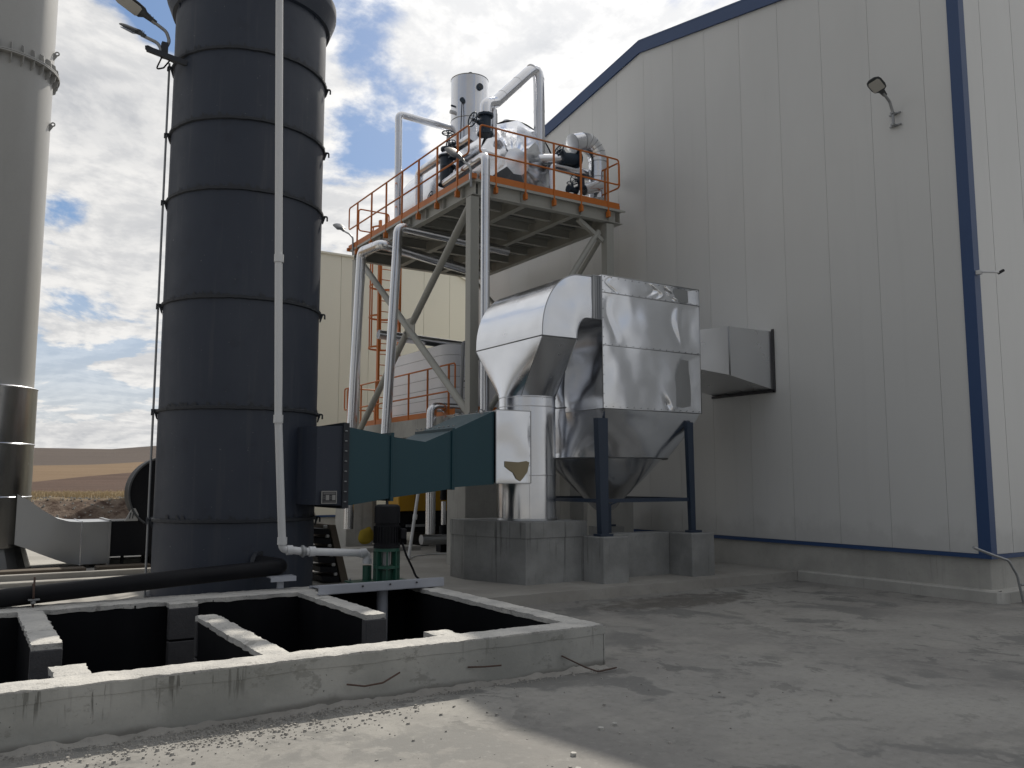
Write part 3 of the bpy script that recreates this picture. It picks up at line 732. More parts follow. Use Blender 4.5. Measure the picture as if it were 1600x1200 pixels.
MB().tube([Vector((p.x, EY0-.004, p.z)) for p in ri], .007, 5).build('edge_bead', 'aludull', el)
MB().tube([Vector((XA-.006, EY0, ZA)), Vector((XA-.006, EY1, ZA))], .009, 5).build('seam_bead', 'aludull', el)
MB().tube([Vector((XA, EY0-.006, ZA)), Vector((XB, EY0-.006, ZA))], .009, 5).build('seam_bead', 'aludull', el)
# rectangular-to-round taper, four folded sheets
cx, cy, zt, zb = PC.x, PC.y, ZA-.012, 3.11
cor = [Vector((XA, EY0, zt)), Vector((XB, EY0, zt)), Vector((XB, EY1, zt)), Vector((XA, EY1, zt))]
for k, ang0 in ((0, 225), (1, 315), (2, 45), (3, 135)):
    a, c = cor[k], cor[(k+1) % 4]; b = MB()
    ax0, ax1 = R(ang0), R(ang0+90)
    q0 = Vector((cx+PR*math.cos(ax0), cy+PR*math.sin(ax0), zb))
    q1 = Vector((cx+PR*math.cos(ax1), cy+PR*math.sin(ax1), zb))
    def tf(u, v, a=a, c=c, ax0=ax0, ax1=ax1):
        top = a.lerp(c, u); th = ax0+(ax1-ax0)*u; bot = Vector((cx+PR*math.cos(th), cy+PR*math.sin(th), zb)); p = top.lerp(bot, v)
        e = min(1, min(v, 1-v, u, 1-u)*8); n_ = Vector((math.cos((ax0+ax1)/2), math.sin((ax0+ax1)/2), 0))
        return p+n_*(.010*fbm(p, 1.1, 1))*e
    b.grid(tf, 26, 22); b.build('taper_sheet', 'alusmooth', el)
    MB().tube([a, q0], .006, 5).build('fold_line', 'aludull', el)
# flange strip between elbow and separator box
for yy0, yy1, zz0, zz1 in ((EY0-.015, EY0+.01, ZI, ZT+.02), (EY0-.015, EY1, ZT+.012, ZT+.035)):
    MB().box(XE-.14, XE+.0, yy0, yy1, zz0, zz1).build('joint_strip', 'aludull', el)
for k in range(3): MB().box(XE-.13+k*.05, XE-.118+k*.05, EY0-.024, EY0-.014, ZI, ZT+.02).build('rib', 'aludull', el)

# separator (cyclone)
SCX, SCY, SRR = 9.70, 12.15, 1.13
sep_ = thing('cyclone_separator', (9.7, 12.0, .85), 'large dented aluminium clad cyclone separator on dark blue legs', 'separator')
BX0, BX1, BY0, BY1, BZ0, BZ1 = 8.62, 10.80, 10.79, 13.3, 2.90, 5.09
b = MB()
def cyf(u, v):
    th = 2*math.pi*u; z = 2.12+(4.9-2.12)*v; r = SRR+.012*fbm((math.cos(th)*1.3, math.sin(th)*1.3, z*.8), 1.2, 2)
    return Vector((SCX+r*math.cos(th), SCY+r*math.sin(th), z))
b.grid(cyf, 72, 30); drum = b.build('drum_shell', 'alu', sep_)
for z in (2.12, 2.98): 
    bb = MB(); bb.lathe((SCX, SCY, 0), [(SRR+.002, z-.012), (SRR+.016, z), (SRR+.002, z+.012)], 60); bb.build('seam_band', 'aludull', drum)
# box core + dented sheets
MB().box(BX0+.02, BX1-.02, BY0+.03, BY1, BZ0+.02, BZ1-.03).build('box_core', 'aludull', sep_)
levels = [(BZ0, 3.93, 5, ((.62, .12, .025, .10, -.05), (.82, .30, .06, .22, -.035), (.78, .05, .07, .05, .03), (.2, .5, .3, .4, .012))),
          (3.93, 4.80, 9, ((.10, .55, .04, .5, -.016), (.76, .45, .05, .6, -.03), (.90, .5, .08, .5, .02), (.45, .5, .3, .3, .012))),
          (4.80, BZ1, 14, ((.10, .5, .02, .4, -.02), (.48, .5, .03, .3, -.04), (.56, .4, .02, .4, .03), (.68, .55, .03, .3, -.06), (.74, .35, .03, .3, .045), (.82, .5, .03, .4, -.05)))]
for z0, z1, sd_, dn in levels:
    b = MB(); crump(b, (BX0, BY0, z0+.003), (BX1-BX0, 0, 0), (0, 0, z1-z0-.006), (0, -1, 0), 110, 44, .008, 1.5, sd_, True, dn, .77); b.build('front_sheet', 'alu', sep_)
    MB().tube([(BX0, BY0-.003, z0), (BX1, BY0-.003, z0)], .008, 5).build('lap_seam', 'aludull', sep_)
b = MB(); crump(b, (BX0, BY0, BZ0), (0, BY1-BY0, 0), (0, 0, BZ1-BZ0), (-1, 0, 0), 30, 30, .01, 1.6, 21); b.build('side_sheet', 'alu', sep_)
b = MB(); crump(b, (BX1, BY0, BZ0), (0, BY1-BY0, 0), (0, 0, BZ1-BZ0), (1, 0, 0), 30, 30, .01, 1.6, 22); b.build('side_sheet', 'alu', sep_)
b = MB(); crump(b, (BX0, BY0, BZ1), (BX1-BX0, 0, 0), (0, BY1-BY0, 0), (0, 0, 1), 30, 30, .012, 1.6, 23); b.build('top_sheet', 'alu', sep_)
for p, q in (((BX0, BY0, BZ0), (BX0, BY0, BZ1)), ((BX1, BY0, BZ0), (BX1, BY0, BZ1+.01)), ((BX0, BY0, BZ1), (BX1, BY0, BZ1))):
    MB().tube([p, q], .008, 5).build('edge_fold', 'aludull', sep_)
b = MB()
for z in (BZ0+.03, 3.93+.02, 4.80+.02, BZ1-.03):
    for k in range(15): b.tube([(BX0+.06+k*.148, BY0+.004, z), (BX0+.06+k*.148, BY0-.010, z)], .006, 5)
for k in range(14): b.tube([(BX0+.02, BY0+.004, BZ0+.08+k*.155), (BX0+.02, BY0-.010, BZ0+.08+k*.155)], .006, 5)
b.build('rivets', 'ink', sep_, kind='stuff')
# bowl from box underside to the seam, then the cone
b = MB()
def rectpt(th):
    c, s_ = math.cos(th), math.sin(th); hx0, hx1, hy0, hy1 = SCX-BX0, BX1-SCX, SCY-BY0, BY1-SCY
    t = min((hx1 if c > 0 else hx0)/max(1e-6, abs(c)), (hy1 if s_ > 0 else hy0)/max(1e-6, abs(s_)))
    return Vector((SCX+c*t, SCY+s_*t, 0))
def bowl(u, v):
    th = 2*math.pi*u; a = rectpt(th); cpt = Vector((SCX+math.cos(th)*(SRR+.012), SCY+math.sin(th)*(SRR+.012), 0))
    w = v**1.15; p = a.lerp(cpt, w); z = 2.89-(2.89-2.13)*v
    p.z = z; return p+Vector((math.cos(th), math.sin(th), 0))*.015*fbm(p, 1.3, 2)*min(1, (1-v)*6)*min(1, v*6)
b.grid(bowl, 96, 18); b.build('hopper_bowl', 'alu', sep_)
b = MB()
def cone(u, v):
    th = 2*math.pi*u; r = (SRR-.09)*(1-v)+.16*v; z = 2.12-(2.12-1.22)*v; r += .014*fbm((math.cos(th), math.sin(th), z), 1.6, 2)
    return Vector((SCX+r*math.cos(th), SCY+r*math.sin(th), z))
b.grid(cone, 64, 16); b.build('hopper_cone', 'alu', sep_)
b = MB(); b.cyl((SCX, SCY, 1.0), .10, .24, 16); b.build('outlet_neck', 'navy', sep_)
b = MB(); b.bar((SCX-.45, SCY-.7, .86), (SCX-.45, SCY-.7, 1.35), .05, .05); b.bar((SCX-.45, SCY-.7, 1.33), (SCX-.2, SCY-.7, 1.40), .02, .02); b.build('discharge_lever', 'navy', sep_)
for x0, x1, y0, y1 in ((8.52, 8.72, 10.80, 10.92), (10.46, 10.60, 10.80, 10.88), (8.50, 8.68, 13.1, 13.22), (10.46, 10.60, 13.1, 13.2)):
    b = MB(); zt_ = 2.74; zb_ = .90; w0 = (x1-x0)*.72
    s_ = .05
    lo = [(x0+s_, y0, zb_), (x0+s_+w0, y0, zb_), (x0+s_+w0, y1, zb_), (x0+s_, y1, zb_)]
    hi = [(x0, y0, zt_), (x1, y0, zt_), (x1, y1, zt_), (x0, y1, zt_)]
    b.loft([[Vector(p) for p in lo], [Vector(p) for p in hi]], False, True); lg = b.build('leg', 'navy', sep_)
    MB().box(x0, x0+.26, y0-.03, y1+.03, .862, .90).build('foot_plate', 'navy', lg)
for a, c in (((8.7, 10.86, 1.42), (10.5, 10.86, 1.42)), ((8.62, 10.9, 1.42), (8.62, 13.2, 1.42)), ((8.7, 13.2, 1.42), (10.5, 13.2, 1.42)), ((10.5, 10.9, 1.42), (10.5, 13.2, 1.42))):
    MB().bar(a, c, .06, .06).build('brace', 'navy', sep_)
# duct through the wall
wd = thing('wall_duct', (11.7, 11.4, 3.5), 'silver rectangular duct running from the separator into the grey wall', 'duct')
b = MB(); q = lambda x, z0, z1, y0=10.70, y1=12.2: [Vector((x, y0, z0)), Vector((x, y1, z0)), Vector((x, y1, z1)), Vector((x, y0, z1))]
b.loft([q(10.80, 3.68, 4.38, 10.80), q(11.43, 3.61, 4.49)], False, False); b.build('duct_section', 'galv', wd)
b = MB(); b.loft([q(11.43, 3.61, 4.49), q(12.57, 3.41, 4.50)], False, False); b.build('duct_section', 'galv', wd)
MB().tube([(11.43, 10.69, 3.61), (11.43, 10.69, 4.49)], .010, 5).build('seam_bead', 'aludull', wd)
b = MB(); b.box(12.545, 12.575, 10.655, 10.70, 3.36, 4.54); b.box(12.545, 12.575, 10.66, 12.25, 3.36, 3.405); b.build('wall_gap_shadow', 'ink', wd)  # dark solid strips stand for the duct's shadow line at the wall opening
# concrete supports
b = MB(); poly = [(7.31, 11.15), (8.52, 11.15), (8.62, 12.75), (7.35, 13.0), (6.93, 12.42), (6.93, 12.0)]
poly = [(7.36, 11.15), (8.54, 11.16), (8.56, 12.9), (7.0, 12.9), (6.96, 12.36)]
tall = thing('concrete_block', (7.9, 11.9, SL), 'tall chamfered concrete block carrying the silver vertical duct', 'concrete base')
b = MB(); b.prism([(x, y, SL-.02) for x, y in poly], (0, 0, .72)); b.build('lower_pour', 'concblock', tall)
b = MB(); cxm, cym = 7.8, 12.0
b.prism([(x+(x-cxm)*.012, y+(y-cym)*.012, SL+.703) for x, y in poly], (0, 0, .245)); b.build('upper_pour', 'concblock', tall)
def ped(x0, x1, y0, y1, z1, lab):
    tag(MB().bbox(x0, x1, y0, y1, SL-.02, z1, .012).build('concrete_pedestal', 'concblock', None, ((x0+x1)/2, (y0+y1)/2, SL)), lab, 'concrete base', 'concrete pedestals under the separator legs')
ped(8.46, 8.97, 10.62, 11.15, .862, 'concrete pedestal under the left front leg of the separator')
ped(10.34, 10.86, 10.62, 11.3, .862, 'concrete pedestal under the right front leg of the separator')
tag(MB().bbox(8.98, 10.335, 11.16, 11.5, SL-.02, .865, .012).build('concrete_wall', 'concblock', None, (9.6, 11.3, SL)), 'low concrete wall between the separator pedestals', 'concrete base')
ped(8.40, 8.90, 12.95, 13.45, .862, 'concrete pedestal under the rear left leg of the separator')
ped(10.34, 10.84, 12.95, 13.45, .862, 'concrete pedestal under the rear right leg of the separator')

# ------------------------------------------------------------------ grey chimney at left
CC = Vector((.10, 18.4, 0)); CR = 1.0
ch = thing('grey_chimney', (CC.x, CC.y, SL), 'pale grey steel chimney with polished lower jacket at left edge', 'chimney')
ang = [3.40, 5.2]
b = MB(); b.lathe(CC, [(CR-.05, SL), (CR-.05, 13.5)], 80); b.build('shell', 'chim', ch)
for zr, nm in ((9.48, 1),):
    b = MB(); b.lathe(CC, [(CR-.05, zr), (CR+.065, zr), (CR+.065, zr+.022), (CR-.05, zr+.022)], 80, False); b.build('flange_ring', 'chim', ch)
    b = MB(); b.lathe(CC, [(CR-.05, zr+.03), (CR+.065, zr+.03), (CR+.065, zr+.052), (CR-.05, zr+.052)], 80, False); b.build('flange_ring', 'chim', ch)
    gs = MB(); gs.prism([(CR-.05, -.005, .03), (CR+.055, -.005, .03), (CR+.03, -.005, .17), (CR-.05, -.005, .22)], (0, .01, 0))
    gs2 = MB(); gs2.prism([(CR-.05, -.005, -.001), (CR+.055, -.005, -.001), (CR+.03, -.005, -.13), (CR-.05, -.005, -.18)], (0, .01, 0))
    g0 = g1 = None
    for k in range(32):
        th = 2*math.pi*k/32
        if g0 is None: g0 = local(gs, 'gusset', 'chim', ch, (CC.x, CC.y, zr+.022), (0, 0, th)); g1 = local(gs2, 'gusset', 'chim', ch, (CC.x, CC.y, zr), (0, 0, th))
        else: inst(g0, 'gusset', ch, (CC.x, CC.y, zr+.022), (0, 0, th)); inst(g1, 'gusset', ch, (CC.x, CC.y, zr), (0, 0, th))
for z in (9.95, 8.52):
    th = R(-14); d = Vector((math.cos(th), math.sin(th), 0)); c = CC+d*(CR-.055)+Vector((0, 0, z))
    lg = MB(); t = Vector((-d.y, d.x, 0))*.008
    out_ = [c+Vector((0, 0, .10)), c+d*.07+Vector((0, 0, .10)), c+d*.10+Vector((0, 0, .06)), c+d*.10+Vector((0, 0, .02)), c+d*.02+Vector((0, 0, -.10)), c+Vector((0, 0, -.10))]
    lg.torus(c+d*.06+Vector((0, 0, .045)), .034, .014, t, 14, 6); lg.bar(c, c+d*.03+Vector((0, 0, .04)), .02, .06); lg.prism([c+Vector((0, 0, .03))-t, c+d*.07-t, c+d*.01+Vector((0, 0, -.10))-t, c+Vector((0, 0, -.10))-t], t*2); lg.build('lifting_lug', 'chim', ch)
for z0, z1 in ((.56, 1.45), (1.45, 2.40), (2.40, 3.42)):
    b = MB(); b.grid(lambda u, v, z0=z0, z1=z1: Vector((CC.x+(CR+.015+.006*fbm((math.cos(u*6.283)*2, math.sin(u*6.283)*2, z0*3), 1.2))*math.cos(u*6.2832), CC.y+(CR+.015+.006*fbm((math.cos(u*6.283)*2, math.sin(u*6.283)*2, z0*3), 1.2))*math.sin(u*6.2832), z0+(z1-z0)*v)), 80, 6)
    b.build('polished_jacket', 'alustack', ch)
    b = MB(); b.lathe(CC, [(CR+.015, z1-.012), (CR+.026, z1), (CR+.015, z1+.01), (CR-.05, z1+.012)], 72); b.build('seam_band', 'alupipe', ch)
b = MB(); b.lathe(CC, [(CR-.04, .56), (CR-.03, .50), (CR+.065, SL+.03), (CR+.065, SL)], 28, False); b.build('base_skirt', 'aludull', ch)
# duct from chimney to blower
cd = thing('galvanised_duct', (1.7, 17.6, .2), 'grey galvanised duct sweeping from the chimney down to the blower', 'duct')
dp = [(.85, 1.50, .62), (1.02, 1.40, .55), (1.25, 1.22, .44), (1.5, 1.06, .33), (1.7, 1.0, .25), (1.90, .985, .215)]
b = MB(); b.loft([[Vector((x, 17.6, z0)), Vector((x, 18.9, z0)), Vector((x, 18.9, z1)), Vector((x, 17.6, z1))] for x, z1, z0 in dp], False, True); b.build('swept_section', 'aludull', cd)
b = MB(); b.box(1.905, 2.36, 17.6, 18.9, .22, .985); b.build('straight_section', 'aludull', cd)
MB().box(1.893, 1.912, 17.585, 18.91, .205, 1.0).build('joint_strip', 'alupipe', cd)
MB().box(2.35, 2.39, 17.57, 18.93, .19, 1.015).build('end_flange', 'aludull', cd)
# blower
bw = thing('blower', (3.2, 17.8, SL), 'black centrifugal blower with round scroll casing behind the dark tower', 'blower')
bc = Vector((3.36, 17.62, 1.50)); pts = []
for k in range(37):
    a = R(-125-k*6.5); r = .68+.03*k/36; pts.append((bc.x+r*math.cos(a), 17.62, bc.z+r*math.sin(a)))
b = MB(); b.prism(pts+[(4.2, 17.62, .9)], (0, .55, 0)); b.build('scroll_casing', 'black', bw)
b = MB(); b.tube([Vector((p[0], 17.60, p[2])) for p in pts], .022, 6); b.build('casing_rim', 'lampgrey', bw)
MB().box(2.40, 3.5, 17.62, 18.7, .34, .985).build('outlet_box', 'black', bw)
b = MB(); b.prism([(2.62, 17.60, .985), (2.85, 17.60, .985), (2.86, 17.60, 1.10), (2.80, 17.60, 1.22), (2.74, 17.60, 1.22)], (0, .03, 0)); b.build('foot_plate', 'chim', bw)
for a in (2.68, 2.73): MB().bar((a+.02, 17.592, 1.03), (a+.04, 17.592, 1.14), .016, .006, (0, 1, 0)).build('slot', 'ink', bw)
b = MB(); b.box(3.1, 4.2, 17.7, 18.6, SL, .34); b.build('base_frame', 'black', bw)
for xx, yy in ((2.6, 17.7), (3.0, 17.9), (3.0, 17.6)): MB().box(xx, xx+.05, yy, yy+.05, SL, .34).build('leg', 'black', bw)
tag(MB().bbox(-.3, 1.9, 16.6, 16.95, SL-.01, SL+.10, .01).build('timber_beam', 'wood', None, (.6, 16.7, SL)), 'dark timber lying on the apron at the chimney foot', 'timber')
tag(MB().bbox(2.1, 3.0, 16.9, 17.2, SL-.01, SL+.08, .01).build('timber_beam', 'wood', None, (2.5, 17, SL)), 'dark timber lying under the black blower outlet', 'timber')

# ------------------------------------------------------------------ pipes and pump at the pit
def pipe(name, pts, r, mt, label, cat='pipe', rad=None, seg=14, bands=0, collars=(), cmat=None, group=None):
    t = thing(name, pts[0], label, cat, group); P = rpath(pts, rad if rad is not None else r*1.6, 6)
    MB().tube(P, r, seg).build('pipe_run', mt, t)
    if bands:
        pv = [Vector(p) for p in pts]
        for a, c in zip(pv, pv[1:]):
            L = (c-a).length; n_ = int(L/bands)
            for k in range(n_+1):
                s_ = (k+.5)/(n_+1)
                p = a.lerp(c, s_); d = (c-a).normalized()*.012
                if L > .35: MB().tube([p-d, p+d], r*1.035, seg).build('jacket_band', mt, t)
    for p, d, L, rr in collars:
        p = Vector(p); d = Vector(d).normalized()*L/2; MB().tube([p-d, p+d], rr, seg).build('collar', cmat or mt, t)
    return t
PYV = 10.62
pipe('white_water_pipe', [(3.11, PYV, 9.3), (3.24, PYV, 4.59), (3.30, PYV, 2.51), (3.40, PYV, .90), (3.66, PYV, .86), (4.53, PYV, .80), (4.53, PYV, .67)], .048, 'pvc',
     'white plastic pipe dropping down the dark tower to the green pump', 'pipe', .06, 16, 0,
     (((3.245, PYV, 4.56), (0, 0, 1), .10, .060), ((3.30, PYV, 2.51), (0, 0, 1), .10, .060), ((3.395, PYV, 1.0), (0, 0, 1), .09, .060), ((3.49, PYV, .885), (1, 0, 0), .07, .060), ((3.78, PYV, .855), (1, 0, 0), .08, .062),
      ((4.47, PYV, .804), (1, 0, 0), .08, .060), ((4.53, PYV, .70), (0, 0, 1), .07, .060), ((4.53, PYV, .56), (0, 0, 1), .16, .050)))
tag(MB().torus((3.66, PYV, .862), .060, .020, (1, 0, 0), 16, 6).tube([(3.63, PYV, .862), (3.70, PYV, .86)], .058, 14).build('pipe_union', 'bracket', None, (3.66, PYV, .86)), 'dark grey union clamp on the white pipe by the tower', 'fitting')
# pump
pm = thing('vertical_pump', (4.68, 10.3, .43), 'vertical pump with black motor and green base over the pit', 'pump')
pc = Vector((4.66, 10.3, 0))
b = MB(); b.lathe(pc, [(.0, 1.435), (.13, 1.435), (.158, 1.415), (.165, 1.39), (.165, 1.20), (.150, 1.195), (.150, 1.17), (.160, 1.165), (.160, .93), (.17, .925), (.17, .885), (0, .885)], 32); b.build('motor', 'black', pm)
fin = MB(); fin.box(.148, .172, -.004, .004, .95, 1.16); f0 = None
for k in range(28):
    th = 2*math.pi*k/28
    if f0 is None: f0 = local(fin, 'cooling_fin', 'black', pm, (pc.x, pc.y, 0), (0, 0, th))
    else: inst(f0, 'cooling_fin', pm, (pc.x, pc.y, 0), (0, 0, th))
MB().bbox(4.78, 4.86, 10.13, 10.28, 1.0, 1.13, .01).build('terminal_box', 'black', pm)
for z0, z1 in ((.845, .885), (.63, .665), (.44, .48)):
    b = MB(); b.cyl((pc.x, pc.y, z0), .165 if z0 > .5 else .155, z1-z0, 28); b.build('lantern_ring', 'green', pm)
for th in (200, 248, 292, 340, 30, 90, 150):
    a = R(th); c = pc+Vector((math.cos(a)*.14, math.sin(a)*.14, 0)); t = Vector((-math.sin(a), math.cos(a), 0))
    MB().bar(c+Vector((0, 0, .47)), c+Vector((0, 0, .85)), .06, .02, t).build('lantern_column', 'green', pm)
MB().cyl((pc.x, pc.y, .47), .05, .4, 14).build('shaft', 'bracket', pm)
MB().cyl((pc.x, pc.y, .47), .10, .14, 18).build('bearing_housing', 'green', pm)
MB().bbox(4.27, 5.02, 10.02, 10.75, .432, .452, .004).build('base_plate', 'green', pm)
MB().cyl((4.53, 10.62, .452), .058, .19, 16).build('discharge_stub', 'green', pm)
b = MB()
for x_, y_ in ((4.33, 10.08), (4.66, 10.06), (4.96, 10.08), (4.96, 10.7), (4.33, 10.7)): b.cyl((x_, y_, .45), .016, .03, 6)
b.build('bolt_heads', 'bracket', pm)
MB().cyl((4.52, 10.1, -1.6), .07, 2.03, 16).build('column_pipe', 'beam', pm)
# channels carry the pump plate: webs just under it
def chan(y, sg, lab, x0, x1, z0, z1):
    t = thing('steel_channel_beam', (x0, y, z0), lab, 'beam')
    ya, yb = (y-.055, y) if sg < 0 else (y, y+.055)
    MB().box(x0, x1, y-.006, y+.006, z0+.008, z1-.008).build('web', 'beam', t)
    MB().box(x0, x1, ya, yb+.006, z1-.008, z1).build('flange', 'beam', t)
    MB().box(x0, x1, ya, yb+.006, z0, z0+.008).build('flange', 'beam', t)
    for k in range(3): MB().cyl((x0+.55+k*.36, y-.022, z1-.035), .012, .03, 6, 'y').build('bolt', 'ink', t)
chan(9.86, 1, 'nearer pale steel channel beam spanning the pit under the pump', 3.60, 5.26, .408, .515)
chan(10.60, -1, 'farther pale steel channel beam behind the pump', 3.75, 5.30, .408, .432)
pl_ = MB().bbox(3.78, 5.2, 9.87, 10.6, .418, .431, .003).build('support_sheet', 'beam', None, (4.5, 10.2, .42)); tag(pl_, 'flat grey steel sheet lying between the pump channel beams', 'plate')
# cable
tag(MB().tube(rpath([(4.83, 10.2, .95), (4.86, 10.15, .80), (4.98, 10.2, .62), (5.1, 10.35, .50), (5.22, 10.5, .44), (5.42, 10.4, .30), (5.48, 10.3, .17)], .2, 6), .014, 8).build('power_cable', 'black', None, (4.83, 10.2, .9)), 'black power cable looping from the pump motor to the pit edge', 'cable')
# black drain pipe
dpipe = pipe('black_drain_pipe', [(3.37, 11.75, .66), (3.50, 10.86, .66), (2.2, 10.80, .60), (.4, 10.74, .50), (-3, 10.60, .33)], .098, 'black', 'thick black drain pipe running left from the dark tower along the pit', 'pipe', .16, 20)
MB().tube([(3.38, 11.62, .66), (3.42, 11.57, .66)], .15, 20).build('tower_flange', 'stackrib', dpipe)
st = thing('pipe_stand', (3.42, 10.75, .40), 'small white steel stand holding the black pipe elbow', 'stand')
MB().box(3.28, 3.60, 10.66, 10.86, .545, .560).build('saddle_plate', 'beam', st); MB().box(3.28, 3.60, 10.655, 10.66, .50, .56).build('front_lip', 'beam', st)
MB().box(3.40, 3.47, 10.74, 10.80, .405, .545).build('post', 'beam', st)
cl = thing('pipe_clamp', (.72, 10.6, .40), 'rusty threaded clamp holding the black pipe above the pit partition', 'clamp')
MB().cyl((.72, 10.60, .40), .010, .32, 8).build('threaded_rod', 'rust', cl); MB().torus((.72, 10.73, .525), .108, .010, (1, 0, 0), 20, 6).build('pipe_strap', 'rust', cl)
MB().cyl((.72, 10.60, .44), .026, .035, 6).build('nut', 'bracket', cl); MB().box(.67, .78, 10.57, 10.64, .478, .49).build('washer_plate', 'bracket', cl)
# conduit up the left side of the tower
th = R(171); cdx = SC+Vector((math.cos(th)*(SR+.06), math.sin(th)*(SR+.06), 0))
cdt = pipe('steel_conduit', [(cdx.x, cdx.y, SL), (cdx.x, cdx.y, 7.86)], .016, 'bracket', 'thin grey conduit running up the left side of the dark tower', 'conduit')
for z in zs[:-1]:
    d = Vector((math.cos(th), math.sin(th), 0)); p = SC+d*SR+Vector((0, 0, z))
    MB().bar(p-d*.03, p+d*.09, .03, .05).build('conduit_clip', 'stackrib', cdt)
    gg = MB(); t = Vector((-d.y, d.x, 0))*.006; gg.prism([p-t, p+d*.05-t, p-Vector((0, 0, .14))-t], t*2); gg.build('clip_gusset', 'stackrib', cdt)
# lamp bracket on tower
def lamp(tail, tip, side, name, label, L=.60, w=.13, arm=None, ar=.022, group='street light heads'):
    """LED street light head: tail=spigot end, tip=far end, side = direction the width spans"""
    t = thing(name, tail, label, 'lamp', group); tail, tip = Vector(tail), Vector(tip); d = (tip-tail).normalized(); s_ = Vector(side); s_ = (s_-d*s_.dot(d)).normalized(); n_ = d.cross(s_)
    if n_.z < 0: n_ = -n_
    L = (tip-tail).length
    prof = [(0, .30, .55), (.12, .34, .6), (.26, .42, .9), (.34, .85, .8), (.5, 1, .65), (.8, 1, .5), (.93, .85, .35), (1, .45, .2)]
    rings = []
    for a, ww, hh in prof:
        c = tail+d*L*a; W_ = w*ww; H_ = .035*hh*2
        rings.append([c+s_*W_*math.cos(k*math.pi/5)*(1) + n_*H_*(math.sin(k*math.pi/5) if math.sin(k*math.pi/5) > 0 else .3*math.sin(k*math.pi/5)) for k in range(10)])
    MB().loft(rings, True, True).build('housing', 'lampgrey', t)
    lr = []
    for a, ww in ((.38, .62), (.42, .78), (.82, .80), (.90, .62)):
        c = tail+d*L*a-n_*.024; lr.append([c-s_*w*ww, c+s_*w*ww, c+s_*w*ww-n_*.006, c-s_*w*ww-n_*.006])
    MB().loft(lr, False, True).build('lens', 'lens', t)
    for a in (.08, .15): MB().cyl(tail+d*L*a+n_*.02, .006, .05, 5).build('bolt', 'bracket', t)
    if arm: MB().tube(rpath([tail+d*.06]+arm, .12, 5), ar, 10).build('arm', 'bracket', t)
    return t
d0 = SC+Vector((math.cos(R(-163))*SR, math.sin(R(-163))*SR, 0))
br = thing('lamp_bracket', (d0.x, d0.y, 8.0), 'dark triangular bracket carrying two lamps high on the tower', 'bracket')
hub = Vector((2.07, 12.45, 7.82))
MB().bar((2.31, 12.9, 7.92), hub+Vector((-.24, -.02, -.02)), .05, .055).build('top_arm', 'stackrib', br)
MB().bar((2.36, 12.3, 7.64), hub+Vector((-.23, 0, -.03)), .06, .07).build('lower_arm', 'stackrib', br)
MB().bar(hub+Vector((0, 0, -.10)), hub+Vector((0, 0, .12)), .085, .085).build('socket', 'stackrib', br)
MB().tube(rpath([hub+Vector((-.03, 0, -.1)), hub+Vector((-.10, 0, -.30)), hub+Vector((.0, 0, -.25)), hub+Vector((.12, 0, -.05))], .04, 4), .012, 6).build('cable_loop', 'black', br)
H1 = (2.10, 12.42, 7.90)
lamp((1.93, 12.40, 8.17), (1.36, 12.30, 8.42), (.2, -1, .25), 'street_light', 'larger tilted street light on the tower bracket showing its lens', arm=[(2.08, 12.42, 8.10), (2.13, 12.44, 7.98), (2.06, 12.45, 7.80)], ar=.024)
lamp((1.82, 12.52, 7.99), (1.50, 12.62, 8.14), (.5, 1, .6), 'street_light', 'lower street light on the tower bracket seen edge on', w=.11, arm=[(1.98, 12.5, 7.94), (2.02, 12.47, 7.86), (2.03, 12.45, 7.76)], ar=.024)
hub_fix = None
wl = lamp((12.32, 8.0, 7.98), (11.97, 8.0, 8.17), (.13, -.9, .25), 'wall_light', 'grey street light head on a short arm high on the warehouse wall', w=.12, arm=[(12.43, 8.0, 7.90), (12.50, 8.0, 7.74), (12.50, 8.0, 7.5)], ar=.022)
for z in (7.72, 7.52):
    MB().bar((12.57, 8.0, z), (12.46, 8.0, z), .05, .03).build('wall_clamp', 'bracket', wl); MB().bar((12.555, 7.9, z), (12.555, 8.1, z), .03, .02).build('clamp_strap', 'bracket', wl)
lamp((8.0, 14.32, 8.02), (8.0, 14.98, 8.52), (1, 0, .25), 'street_light', 'street light head at the near corner of the steel platform', arm=[(8.0, 14.1, 7.86), (8.0, 14.02, 7.74), (8.0, 14.02, 7.40)], ar=.024)
lamp((8.0, 20.65, 8.17), (8.0, 21.25, 8.53), (1, 0, .3), 'street_light', 'small street light at the far corner of the platform', arm=[(8.0, 20.3, 8.02), (8.0, 20.05, 7.85), (8.0, 20.02, 7.4)], ar=.024)
cc = thing('security_camera', (12.6, 6.84, 4.8), 'small white wall bracket with dark camera beside the blue corner trim', 'camera')
MB().bar((12.62, 6.855, 4.83), (12.62, 6.78, 4.83), .07, .06).build('wall_box', 'pvc', cc); MB().tube(rpath([(12.62, 6.78, 4.83), (12.66, 6.62, 4.80), (12.74, 6.60, 4.80)], .04, 4), .016, 8).build('arm', 'pvc', cc)
MB().tube([(12.74, 6.60, 4.79), (12.84, 6.58, 4.84)], .022, 10).build('camera_tube', 'black', cc)
bp = thing('bent_pipe_frame', (12.8, 6.6, 0), 'bent thin steel pipes leaning at the warehouse corner', 'pipe')
MB().tube(rpath([(11.75, 6.66, .83), (12.25, 6.66, .70), (12.55, 6.62, .62), (12.72, 6.6, .40), (12.80, 6.58, .02)], .15, 5), .018, 10).build('bent_tube', 'bracket', bp)
MB().tube([(12.76, 6.58, .27), (13.4, 6.50, .27)], .016, 8).build('cross_tube', 'bracket', bp)
for k in range(4): MB().tube([(12.85+k*.12, 6.57-.01*k, .26), (12.84+k*.12, 6.5, .0)], .012, 6).build('leg', 'rust', bp)

